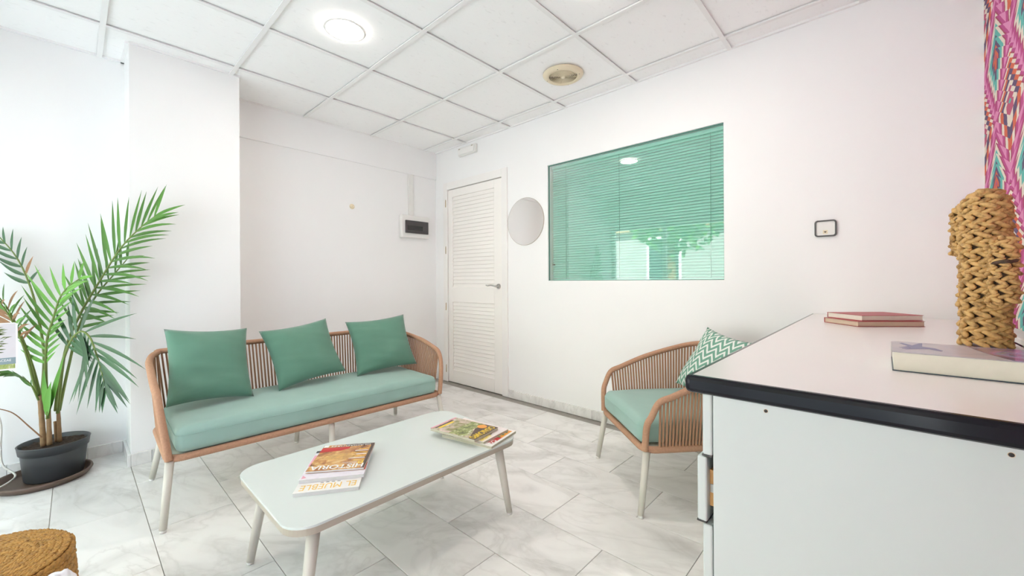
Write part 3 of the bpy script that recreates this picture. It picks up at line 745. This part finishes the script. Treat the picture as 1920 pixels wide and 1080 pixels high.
def leaflet(base, d, L, w, nrm, droop, m, parent):
    d = d.normalized(); s = d.cross(nrm)
    if s.length < 1e-4: s = d.orthogonal()
    s.normalize(); n = 7; V = []; F = []
    for i in range(n):
        t_ = i / (n - 1)
        c = base + d * (L * t_) + Vector((0, 0, -1)) * (droop * L * t_ * t_)
        ww = w * (.35 + .65 * math.sin(min(1, t_ / .35) * PI / 2)) * (1 - max(0, (t_ - .35) / .65) ** 1.6) / 2 + .0002
        nn_ = s.cross(d).normalized()
        V += [c - s * ww + nn_ * ww * .35, c, c + s * ww + nn_ * ww * .35]
    for i in range(n - 1):
        for k in (0, 1): F.append((i * 3 + k, i * 3 + k + 1, i * 3 + 4 + k, i * 3 + 3 + k))
    # keep leaves in front of the walls
    for v in V:
        wld = v + P0; lim = (YP - .012) if wld.x > PX0 - .02 else (YL - .012)
        if wld.y > lim: v.y -= wld.y - lim
    mkd('leaflet', V, F, m, parent, True)
def frond(pts, t0, n, lens, angs, wid, droops, m, mstem=M_STEM, r0=.0065, nrm=None, seed=0, sides=(1, 1), dry=0, tip=.45):
    rnd = random.Random(seed); P_ = catmull([loc(at(*p)) for p in pts], 8)
    fr = tube('frond', P_, lambda i, n_: r0 * (1 - .8 * i / n_) + .0008, mstem, palm, 6)
    Rr = resample(P_, .004); N = len(Rr)
    nv = Vector(nrm) if nrm else (-FWD + Vector((0, 0, .25))).normalized()
    for k in range(n):
        f = k / (n - 1); i = int((t0 + (1 - t0) * f) * (N - 2))
        T = (Rr[min(i + 2, N - 1)] - Rr[max(i - 2, 0)]).normalized()
        S = nv.cross(T).normalized()
        prof = (.72 + .28 * math.sin(f * PI * .9)) * (1 - tip * max(0, (f - .6) / .4) ** 1.5)
        for sd in (0, 1):
            if not sides[sd]: continue
            sg = 1 if sd == 0 else -1
            ang = math.radians((angs[sd][0] + (angs[sd][1] - angs[sd][0]) * f) + rnd.uniform(-4, 4))
            d = T * math.cos(ang) + S * (sg * math.sin(ang)) + nv * rnd.uniform(-.05, .12)
            L = lens[sd] * prof * rnd.uniform(.9, 1.08)
            mm = M_DRY if rnd.random() < dry else m
            leaflet(Rr[i], d, L, wid * rnd.uniform(.85, 1.1), nv, droops[sd] * rnd.uniform(.6, 1.3), mm, fr)
    return fr
# canes
for a, b, r in (((82, 836, 3.33), (75, 740, 3.33), .0115), ((93, 834, 3.31), (91, 770, 3.31), .010), ((112, 828, 3.35), (109, 765, 3.35), .009), ((106, 828, 3.36), (103, 790, 3.36), .007)):
    tube('cane', resample([loc(at(*a)), loc(at(*b))], .02), lambda i, n, r=r: r * (1.05 - .25 * i / n) * (1.06 if i % 3 == 0 else 1), M_CANE, palm, 8)
# tall right-leaning fronds
frond([(108, 775, 3.34), (122, 660, 3.31), (150, 590, 3.25), (185, 530, 3.18), (225, 467, 3.10), (262, 428, 3.04), (291, 405, 3.0)], .46, 17, (.30, .27), ((62, 30), (72, 14)), .0185, (.02, .20), M_LEAF, seed=3, tip=.2)
frond([(111, 770, 3.35), (128, 690, 3.33), (148, 612, 3.29), (180, 555, 3.23), (215, 513, 3.17), (240, 484, 3.12)], .50, 10, (.26, .27), ((52, 40), (62, 40)), .0165, (.02, .06), M_LEAF, seed=5)
# bright middle frond
frond([(90, 772, 3.31), (86, 700, 3.27), (88, 640, 3.22), (100, 597, 3.17), (112, 560, 3.14), (128, 538, 3.12), (150, 522, 3.1)], .36, 14, (.21, .16), ((84, 48), (40, 30)), .0195, (-.16, .05), M_LEAFL, seed=7)
# dark drooping frond towards the viewer
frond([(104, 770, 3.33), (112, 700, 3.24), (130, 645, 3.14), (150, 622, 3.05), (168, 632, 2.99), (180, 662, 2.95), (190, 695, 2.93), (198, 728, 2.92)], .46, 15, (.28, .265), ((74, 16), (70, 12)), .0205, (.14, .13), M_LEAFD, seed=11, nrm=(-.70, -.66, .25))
# left fronds leaving the frame
frond([(76, 745, 3.33), (62, 690, 3.32), (40, 630, 3.30), (15, 580, 3.28), (-12, 545, 3.26)], .55, 9, (.20, .2), ((45, 30), (50, 40)), .017, (.1, .2), M_LEAF, seed=13, dry=.35)
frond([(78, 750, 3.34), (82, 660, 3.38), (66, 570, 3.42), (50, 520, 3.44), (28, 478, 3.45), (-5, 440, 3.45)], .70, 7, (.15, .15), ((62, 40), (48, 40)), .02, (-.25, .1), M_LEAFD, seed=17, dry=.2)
frond([(72, 750, 3.30), (58, 722, 3.25), (36, 705, 3.2), (0, 699, 3.14)], .35, 6, (.11, .14), ((30, 25), (25, 20)), .016, (.02, .2), M_LEAF, seed=19, r0=.004)
frond([(70, 742, 3.32), (48, 660, 3.28), (22, 600, 3.22), (-5, 560, 3.16)], .6, 8, (.17, .17), ((55, 35), (45, 35)), .016, (.15, .3), M_LEAFL, seed=23, dry=.6)
tube('dry_stalk', catmull([loc(at(*p)) for p in ((78, 820, 3.30), (55, 800, 3.28), (25, 775, 3.24), (-8, 765, 3.2))], 6), lambda i, n: .004 - .0022 * i / n, M_DRY, palm, 6)
# broad young leaves at the base
for (a, b, w_) in (((90, 775, 3.29), (82, 692, 3.24), .036), ((93, 770, 3.28), (120, 668, 3.18), .03), ((88, 778, 3.28), (96, 715, 3.22), .04)):
    A_, B_ = loc(at(*a)), loc(at(*b)); leaflet(A_, B_ - A_, (B_ - A_).length, w_, (-FWD).normalized(), 0, M_LEAFL, tube('leaf_stalk', [A_ - (B_ - A_) * .12, A_ + (B_ - A_) * .1], .004, M_STEM, palm, 6))
# plant tag
tg = empty('plant_tag', at(2, 650, 3.09)); tag(tg, 'rounded plant tag with palm picture among the leaves at left', 'plant tag')
TGM = frame_m((0, 0, 0), (1, 0, 0), (0, 0, 1), (0, -1, 0))
def tp(name, pts, z0, z1, m, par=None):
    o = prism(name, pts, z0, z1, m, par or tg); o.matrix_local = TGM; return o
tp('card', rrect(-.05, .05, -.115, .112, .012, 5), 0, .0012, I_WHITE)
tp('picture', rect(-.047, .044, -.055, .108), .0012, .0014, m_print('pale_pink_backdrop', [(.3, (.66, .63, .66)), (.7, (.74, .70, .73))], 6, 2))
tp('band', rect(-.047, .044, -.086, -.055), .0012, .0014, I_TEAL); tp('leaf_strip', rect(-.047, .042, -.108, -.086), .0012, .0014, m_print('leaf_strip_print', [(.35, (.20, .30, .06)), (.6, (.45, .50, .2)), (.7, (.7, .66, .62))], 40, 6))
rnd = random.Random(4); bmq = bmesh.new()
for k in range(60):
    cx_, cy_ = -.03 + rnd.gauss(0, .018), -.03 + rnd.random() * .11; a = rnd.uniform(-.4, .9) ; L = rnd.uniform(.015, .04); s_ = 1 if rnd.random() < .6 else -1
    p = [(cx_, cy_ - .002), (cx_ + s_ * L * .5, cy_ + L * a * .5 - .003), (min(.042, cx_ + s_ * L), cy_ + L * a * .6), (cx_ + s_ * L * .5, cy_ + L * a * .5 + .003)]
    p = [(max(-.046, min(.043, x)), max(-.054, min(.106, y))) for x, y in p]
    bmq.faces.new([bmq.verts.new((x, y, .0016)) for x, y in p])
o = mk('printed_palm', bmq, m_print('printed_green', [(.3, (.10, .13, .05)), (.7, (.24, .30, .10))], 50, 3), tg); o.matrix_local = TGM
letters('lettering', 'ARECACEAE', .072, .011, I_WHITE, tg, TGM @ Matrix.Translation((-.006, -.067, .0017)))
tube('tag_stake', [(-.03, .001, -.11), (-.02, .06, -.4), (-.01, .12, -.52)], .0025, I_WHITE, tg, 5)
cb = tube('white_cable', resample(catmull([at(*p) for p in ((-6, 770, 3.47), (2, 800, 3.47), (1, 840, 3.46), (5, 872, 3.44))] + [Vector((-.215, 3.39, .045)), Vector((-.225, 3.30, .042)), Vector((-.27, 3.22, .04)), Vector((-.33, 3.2, .02))], 8), .012), .0045, M_CABLE, None, 8)
tag(cb, 'white power cable curling over the plant saucer at left', 'cable')

# ------------------------------------------------------------------ braided pouf
def lump(V, F, c, ax, nrm, L, wd, th, seg=6, rings=4):
    ax = ax.normalized(); nrm = (nrm - ax * nrm.dot(ax)).normalized(); b = ax.cross(nrm); s0 = len(V)
    V.append(c - ax * L / 2)
    for i in range(1, rings):
        a = PI * i / rings; rr = math.sin(a) ** .7; xx = -math.cos(a)
        for k in range(seg):
            q = 2 * PI * k / seg; V.append(c + ax * (L / 2 * xx) + b * (wd / 2 * rr * math.cos(q)) + nrm * (th / 2 * rr * math.sin(q)))
    V.append(c + ax * L / 2); e = len(V) - 1
    for k in range(seg): F.append((s0, s0 + 1 + (k + 1) % seg, s0 + 1 + k)); F.append((e, e - seg + k, e - seg + (k + 1) % seg))
    for i in range(rings - 2):
        for k in range(seg):
            a = s0 + 1 + i * seg; F.append((a + k, a + (k + 1) % seg, a + seg + (k + 1) % seg, a + seg + k))
def braid(name, ring, pitch, outward, parent, m, step, flip=1, rnd=random, sl=.42, ln=(1.6, 2.1), wd=(.55, .70)):
    V = []; F = []; P_ = resample(ring, step, True); n = len(P_)
    for i in range(n):
        T = (P_[(i + 1) % n] - P_[i - 1]).normalized(); O = outward(P_[i]); B = T.cross(O).normalized()
        for s in (1, -1):
            jit = rnd.uniform(-.12, .12)
            ax = T * 1.0 + B * (s * flip * (sl + jit)); 
            lump(V, F, P_[i] + B * (s * pitch * .22) + O * rnd.uniform(-.04, .10) * pitch + T * (step * .5 * (s > 0)), ax, O, step * rnd.uniform(*ln), pitch * rnd.uniform(*wd), pitch * .6)
    return mkd(name, V, F, m, parent, True)
pf = empty('braided_pouf', (-.172, 1.605, 0)); tag(pf, 'round braided seagrass pouf at the bottom left corner', 'pouf')
lathe('core', [(0, .004), (.155, .004), (.160, .05), (.160, .34), (.150, .365), (0, .368)], M_POUFIN, pf, 40)
rp = random.Random(2)
def circ(r, z, n=60): return [Vector((r * math.cos(2 * PI * k / n), r * math.sin(2 * PI * k / n), z)) for k in range(n)]
for k in range(12):
    r = .010 + k * .0133
    zz = .374 - .003 * (k / 11) ** 6
    braid('braid_row', circ(r, zz), .0135, lambda p: Vector((0, 0, 1)), pf, M_POUF, max(.0085, .0105), 1 if k % 2 else 1, rp)
for k in range(18):
    z = .358 - k * .0198; r = .165 + .008 * math.sin(PI * (k + 1) / 20)
    braid('braid_row', circ(r, z), .020, lambda p: Vector((p.x, p.y, 0)).normalized(), pf, M_POUF, .0155, 1, rp)
wc = bmesh.new(); bmesh.ops.create_icosphere(wc, subdivisions=4, radius=1)
for v in wc.verts:
    f = noise.noise(v.co * 2.1); v.co = Vector((v.co.x * .03, v.co.y * .045, v.co.z * .035 * (1 if v.co.z > 0 else 8))) * (1 + .22 * f)
cl = mk('folded_cloth', wc, M_CLOTH, None, True); cl.location = (-.03, 1.405, .352); tag(cl, 'small white cloth hanging over the near edge of the braided pouf', 'cloth')

# ------------------------------------------------------------------ counter: worktop, drawer cabinets
CT = .872
wt = empty('worktop', (.798, YW, CT)); tag(wt, 'cream laminate worktop with glossy black front edging', 'worktop')
wl = XR - .798
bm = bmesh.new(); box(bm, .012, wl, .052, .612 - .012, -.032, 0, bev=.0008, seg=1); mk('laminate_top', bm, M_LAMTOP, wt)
prof = [(.012, .0), (.004, -.0015), (.0008, -.006), (.0, -.012), (.0, -.022), (.0025, -.029), (.008, -.0325), (.03, -.0325), (.03, -.034), (.006, -.0342)]
def edge_strip(name, p0, p1, inward, par):       # extrude the rounded edging profile along p0 -> p1
    V = []; F = []; inn = Vector(inward); pr = [(.012, .0006), (.006, .0002), (.0022, -.0025), (.0, -.008), (.0, -.024), (.0022, -.0295), (.007, -.0325), (.013, -.0325)]
    for q in (Vector(p0), Vector(p1)):
        for d_, z_ in pr: V.append(q + inn * d_ + Vector((0, 0, z_)))
    n = len(pr)
    for i in range(n): F.append((i, (i + 1) % n, n + (i + 1) % n, n + i))
    F.append(tuple(range(n))); F.append(tuple(range(2 * n - 1, n - 1, -1)))
    bm_ = bmesh.new(); vs = [bm_.verts.new(v) for v in V]
    for f in F: bm_.faces.new([vs[i] for i in f])
    bmesh.ops.recalc_face_normals(bm_, faces=bm_.faces)
    return mk(name, bm_, M_BLACKEDGE, par, False)
def corner_strip():
    pr = [(.012, .0006), (.006, .0002), (.0022, -.0025), (.0, -.008), (.0, -.024), (.0022, -.0295), (.007, -.0325), (.0119, -.0325)]
    V = []; F = []; n = len(pr); K = 8
    for k in range(K + 1):
        a = PI / 2 + (PI / 2) * k / K
        for d_, z_ in pr: V.append((.012 + (.012 - d_) * math.cos(a), .600 + (.012 - d_) * math.sin(a), z_))
    for k in range(K):
        for i in range(n - 1): F.append((k * n + i, k * n + i + 1, (k + 1) * n + i + 1, (k + 1) * n + i))
    return mkd('edging', V, F, M_BLACKEDGE, wt, True)
edge_strip('edging', (0, 0, 0), (0, .600, 0), (1, 0, 0), wt)
edge_strip('edging', (.012, .612, 0), (wl, .612, 0), (0, -1, 0), wt)
corner_strip()
up = boxo('cable_trunking', (.82, XR - .002, YW + .001, YW + .05, CT + .0008, CT + .019), M_WHITEPL, bev=.003); tag(up, 'low white plastic trunking along the wall behind the worktop', 'trunking')
BY = .245
def cabinet(x0, x1, first, label):
    c = empty('drawer_cabinet' if first else 'door_cabinet', (x0, YW, 0)); tag(c, label, 'cabinet')
    w = x1 - x0; d = BY - YW - .002
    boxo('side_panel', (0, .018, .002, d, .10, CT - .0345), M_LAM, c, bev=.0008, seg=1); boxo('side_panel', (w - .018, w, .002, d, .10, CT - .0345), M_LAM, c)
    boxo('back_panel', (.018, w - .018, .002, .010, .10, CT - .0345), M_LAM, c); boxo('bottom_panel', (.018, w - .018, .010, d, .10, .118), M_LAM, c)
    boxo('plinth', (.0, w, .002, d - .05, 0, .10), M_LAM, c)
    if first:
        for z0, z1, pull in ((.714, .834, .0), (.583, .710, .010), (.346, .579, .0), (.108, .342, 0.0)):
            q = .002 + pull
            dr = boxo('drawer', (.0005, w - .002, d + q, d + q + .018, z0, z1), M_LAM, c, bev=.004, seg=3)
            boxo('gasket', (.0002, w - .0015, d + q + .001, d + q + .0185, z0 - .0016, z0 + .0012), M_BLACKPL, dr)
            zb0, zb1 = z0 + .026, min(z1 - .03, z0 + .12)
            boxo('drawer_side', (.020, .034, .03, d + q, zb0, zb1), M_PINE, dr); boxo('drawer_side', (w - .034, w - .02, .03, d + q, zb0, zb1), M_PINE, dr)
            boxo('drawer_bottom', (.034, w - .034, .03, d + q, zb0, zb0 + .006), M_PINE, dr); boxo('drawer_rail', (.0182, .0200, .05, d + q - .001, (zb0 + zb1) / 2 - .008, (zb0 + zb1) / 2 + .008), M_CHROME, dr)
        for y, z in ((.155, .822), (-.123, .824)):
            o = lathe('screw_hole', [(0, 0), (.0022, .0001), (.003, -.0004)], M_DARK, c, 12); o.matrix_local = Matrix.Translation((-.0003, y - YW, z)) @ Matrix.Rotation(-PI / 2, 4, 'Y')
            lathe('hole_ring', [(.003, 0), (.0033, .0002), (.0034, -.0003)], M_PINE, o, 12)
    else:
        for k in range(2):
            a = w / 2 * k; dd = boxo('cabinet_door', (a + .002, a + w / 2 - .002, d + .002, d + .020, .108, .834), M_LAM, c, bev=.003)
            hx = a + (w / 2 - .05 if k == 0 else .05)
            tube('handle', catmull([(hx, d + .02, .66), (hx, d + .045, .67), (hx, d + .045, .77), (hx, d + .02, .78)], 5), .005, M_CHROME, dd)
cabinet(.83, 1.38, True, 'white drawer cabinet at the near end of the counter')
cabinet(1.382, 2.02, False, 'white cabinet with two doors in the middle of the counter')
cabinet(2.022, XR - .018, False, 'white cabinet with two doors at the wall end of the counter')

# ------------------------------------------------------------------ things on the counter
def book(name, label, c, rz, w, l, t, z, pages, cover, spine_side='x+', under=None, group=None):
    r = empty(name, (c[0], c[1], z), rz); tag(r, label, 'book', group)
    boxo('page_block', (-w / 2 + .002, w / 2 - .001, -l / 2 + .002, l / 2 - .002, .0012, t - .0012), pages, r, bev=.0006, seg=1)
    boxo('back_cover', (-w / 2, w / 2, -l / 2, l / 2, 0, .0012), under or cover, r)
    cv = boxo('front_cover', (-w / 2, w / 2, -l / 2, l / 2, t - .0012, t), cover, r)
    boxo('spine', (w / 2 - .001, w / 2 + .0005, -l / 2, l / 2, 0, t), cover, r)
    return r, cv
ra = math.atan2(.642, .768)
book('red_book', 'red paperback with tan pages, lower of the two by the wall', (2.178, .035), ra, .178, .248, .0205, CT + .0006, M_PAGES_TAN, M_RED, group='red books by the wall')
r, cv = book('red_book', 'red paperback with white pages, upper of the two by the wall', (2.20, .032), ra + .03, .175, .235, .021, CT + .0215, M_PAGES, M_RED, group='red books by the wall')
mcv = m_print('mottled_lilac_cover', [(.3, (.34, .33, .37)), (.5, (.50, .46, .49)), (.7, (.56, .50, .49))], 14, 7)
r, cv = book('hardback_book', 'thick hardback with lilac mineral cover on the worktop', (1.201, -.150), 0, .186, .275, .038, CT + .0006, M_PAGES, mcv, under=M_NAVY)
def blob(cx_, cy_, pts): return [(cx_ + x, cy_ + y) for x, y in pts]
# splayed figure print (near end) and agate print (far end); cover local: x away from the viewer, y to the left
arms = [(-.01, .055), (.006, .035), (.03, .052), (.035, .046), (.016, .026), (.040, .010), (.044, .002), (.012, .006), (.004, -.018), (-.012, -.03), (-.018, -.026), (-.006, -.004), (-.012, .014), (-.022, .04), (-.018, .05), (-.008, .03)]
patch('printed_figure', list(reversed(blob(.0, .085, [(x * 1.9, y * .75) for x, y in arms]))), cv, .038, I_BLUE, .0003)
t = NT('agate_print'); sx = t.sep(t.obj()); rr = t.math('POWER', t.math('ADD', t.math('POWER', t.math('SUBTRACT', sx[0], .0), 2.0), t.math('POWER', t.math('ADD', sx[1], .055), 2.0)), .5)
q = t.math('ADD', rr, t.math('MULTIPLY', t.math('SUBTRACT', t.noise(t.obj(), 30, 4), .5), .03))
t.base(t.ramp(t.math('FRACT', t.math('MULTIPLY', q, 16.0)), [(0, (.20, .12, .24)), (.25, (.10, .08, .20)), (.45, (.30, .24, .42)), (.6, (.22, .30, .40)), (.8, (.42, .20, .38)), (1, (.20, .12, .24))])); t.set(.15); M_AGATE = t.m
patch('printed_agate', [(-.093, -.137), (.092, -.137), (.092, .020), (.04, .013), (-.02, .002), (-.093, -.020)], cv, .038, M_AGATE, .0002)

# woven cactus
cc = empty('woven_cactus', (1.668, -.203, CT + .0006)); tag(cc, 'woven straw cactus ornament with two arms on the worktop', 'ornament')
rc = random.Random(12)
def column(cx_, cy_, z0, z1, r, pitch, step, cname='core'):
    zt = z1 - r * 1.25; rows = []; prof_ = []
    pl_ = [Vector((r, 0, z0 + (zt - z0) * k / 40)) for k in range(41)] + [Vector((r * math.cos(a * PI / 40), 0, zt + (z1 - zt) * math.sin(a * PI / 40))) for a in range(1, 20)]
    pl_ = resample(pl_, .001); nrow = int(len(pl_) * .001 / pitch)
    for k in range(nrow):
        p = pl_[min(len(pl_) - 1, int((k + .5) / nrow * len(pl_)))]; rr = p.x; z = p.z
        wob = 1 + .015 * math.sin(k * 2.1)
        nz = 0 if z < zt else (z - zt) / (z1 - zt) ** 2; nr = rr / r ** 2; nl = math.hypot(nz, nr); nz /= nl; nr /= nl
        rc_ = max(.005, (rr - pitch * .3 * nr) * wob); zc = z - pitch * .3 * nz; ph = k * 1.7
        ring = [Vector((cx_ + rc_ * math.cos(2 * PI * j / 40 + ph), cy_ + rc_ * math.sin(2 * PI * j / 40 + ph), zc)) for j in range(40)]
        def outw(p_, nz=nz, nr=nr):
            o_ = Vector((p_.x - cx_, p_.y - cy_, 0)).normalized() * nr; o_.z = nz; return o_.normalized()
        row = braid('braid_row', ring, pitch * 1.05, outw, cc, M_STRAW, step, 1, rc, .48, (1.4, 1.65), (.52, .60))
        prof_.append((zc, rc_))
        if rc.random() < .3 and z < zt:      # a dark strand woven over the row
            a = rc.uniform(PI * .75, PI * 1.35); V = []; F = []
            for q in range(2):
                aa = a + q * step / rr * .8; O = Vector((math.cos(aa), math.sin(aa), 0))
                lump(V, F, Vector((cx_, cy_, z + .001 * q)) + O * (rr - .001), Vector((-math.sin(aa), math.cos(aa), .25)), O, step * 1.7, pitch * .5, pitch * .5)
            mkd('dark_strand', V, F, M_STRAWDK, row, True)
    o = lathe(cname, [(0, z0 + .003)] + [(max(.003, rr - pitch * .2), max(z, z0 + .003)) for z, rr in prof_] + [(0, z1 - .008)], M_STRAWDK, cc, 20); o.location = (cx_, cy_, 0)  # shade of the crevices between braids is put into this core's dark colour
column(0, 0, .003, .427, .0485, .0262, .0265)
column(-.076, -.021, .122, .292, .0262, .0215, .0205, cname='arm_core')
column(.055, .032, .252, .398, .0270, .0215, .0205, cname='arm_core')
for p0, p1 in (((-.076, -.021, .135), (-.03, -.008, .118)), ((.055, .032, .262), (.02, .012, .245))):
    V = []; F = []; a, b = Vector(p0), Vector(p1)
    for i in range(3):
        c_ = a.lerp(b, i / 2); ax = (b - a).normalized()
        for k in range(7):
            q = 2 * PI * k / 7; u_ = ax.orthogonal().normalized(); v_ = ax.cross(u_); O = u_ * math.cos(q) + v_ * math.sin(q); T = ax.cross(O)
            for s in (1, -1): lump(V, F, c_ + O * .018 + ax * (.004 * s), T + ax * (s * .5), O, .022, .012, .011)
    mkd('arm_joint', V, F, M_STRAW, cc, True)

# ------------------------------------------------------------------ the street outside (seen mirrored in the window glass)
pav = struct(boxo('ground_pavement', (XS - 14, XS - .2, -14, 18, -.15, -.03), plain('grey_pavement', (.43, .45, .47), .8, var=.1)))
bd = empty('street_building', (XS - 8.5, 4.5, -.03)); tag(bd, 'pale street building with shuttered windows seen mirrored in the glass', 'building')
boxo('facade', (-.4, 0, -9, 9, 0, 9), plain('pale_render', (.42, .41, .39), .9, var=.12, vs=2), bd)
M_SHUT = plain('grey_shutter', (.20, .26, .25), .6); M_WG = plain('dark_window_glass', (.05, .07, .08), .1)
for fl in range(3):
    for k in range(6):
        y = -7.5 + 3.0 * k; z = 1.0 + 3.0 * fl
        w_ = empty('window', (0.01, y, z)); w_.parent = bd
        boxo('window_frame', (0, .06, -.65, .65, 0, 1.7), M_TRIM, w_); boxo('window_pane', (.06, .07, -.55, .55, .08, 1.62), M_WG, w_)
    boxo('cornice', (0, .25, -9, 9, 2.95 + 3 * fl, 3.1 + 3 * fl), plain('ochre_cornice', (.55, .42, .25), .8), bd)
def street_tree(x, y, h, label, seed):
    t_ = empty('street_tree', (x, y, -.03)); tag(t_, label, 'tree', 'street trees outside'); rd = random.Random(seed)
    tube('trunk', catmull([(0, 0, 0), (.05, .04, h * .3), (-.03, .1, h * .6), (.02, .05, h * .8)], 5), lambda i, n: .13 - .08 * i / n, M_CANE, t_, 8)
    V = []; F = []
    for k in range(1500):
        d = Vector((rd.gauss(0, 1), rd.gauss(0, 1), rd.gauss(0, .8))).normalized() * (rd.random() ** .5) * h * .34
        c_ = Vector((0, 0, h * .85)) + d; a = Vector((rd.gauss(0, 1), rd.gauss(0, 1), rd.gauss(0, 1))).normalized(); b = a.orthogonal().normalized(); s_ = rd.uniform(.07, .13); i = len(V)
        V += [c_ - a * s_, c_ + b * s_ * .5, c_ + a * s_, c_ - b * s_ * .5]; F.append((i, i + 1, i + 2, i + 3))
    o = mkd('crown', V, F, M_LEAFL, t_); o['kind'] = 'stuff'
street_tree(XS - 3.2, 3.6, 3.2, 'leafy street tree outside nearer the pillar side', 1)
street_tree(XS - 4.0, 1.2, 3.4, 'leafy street tree outside nearer the counter side', 2)
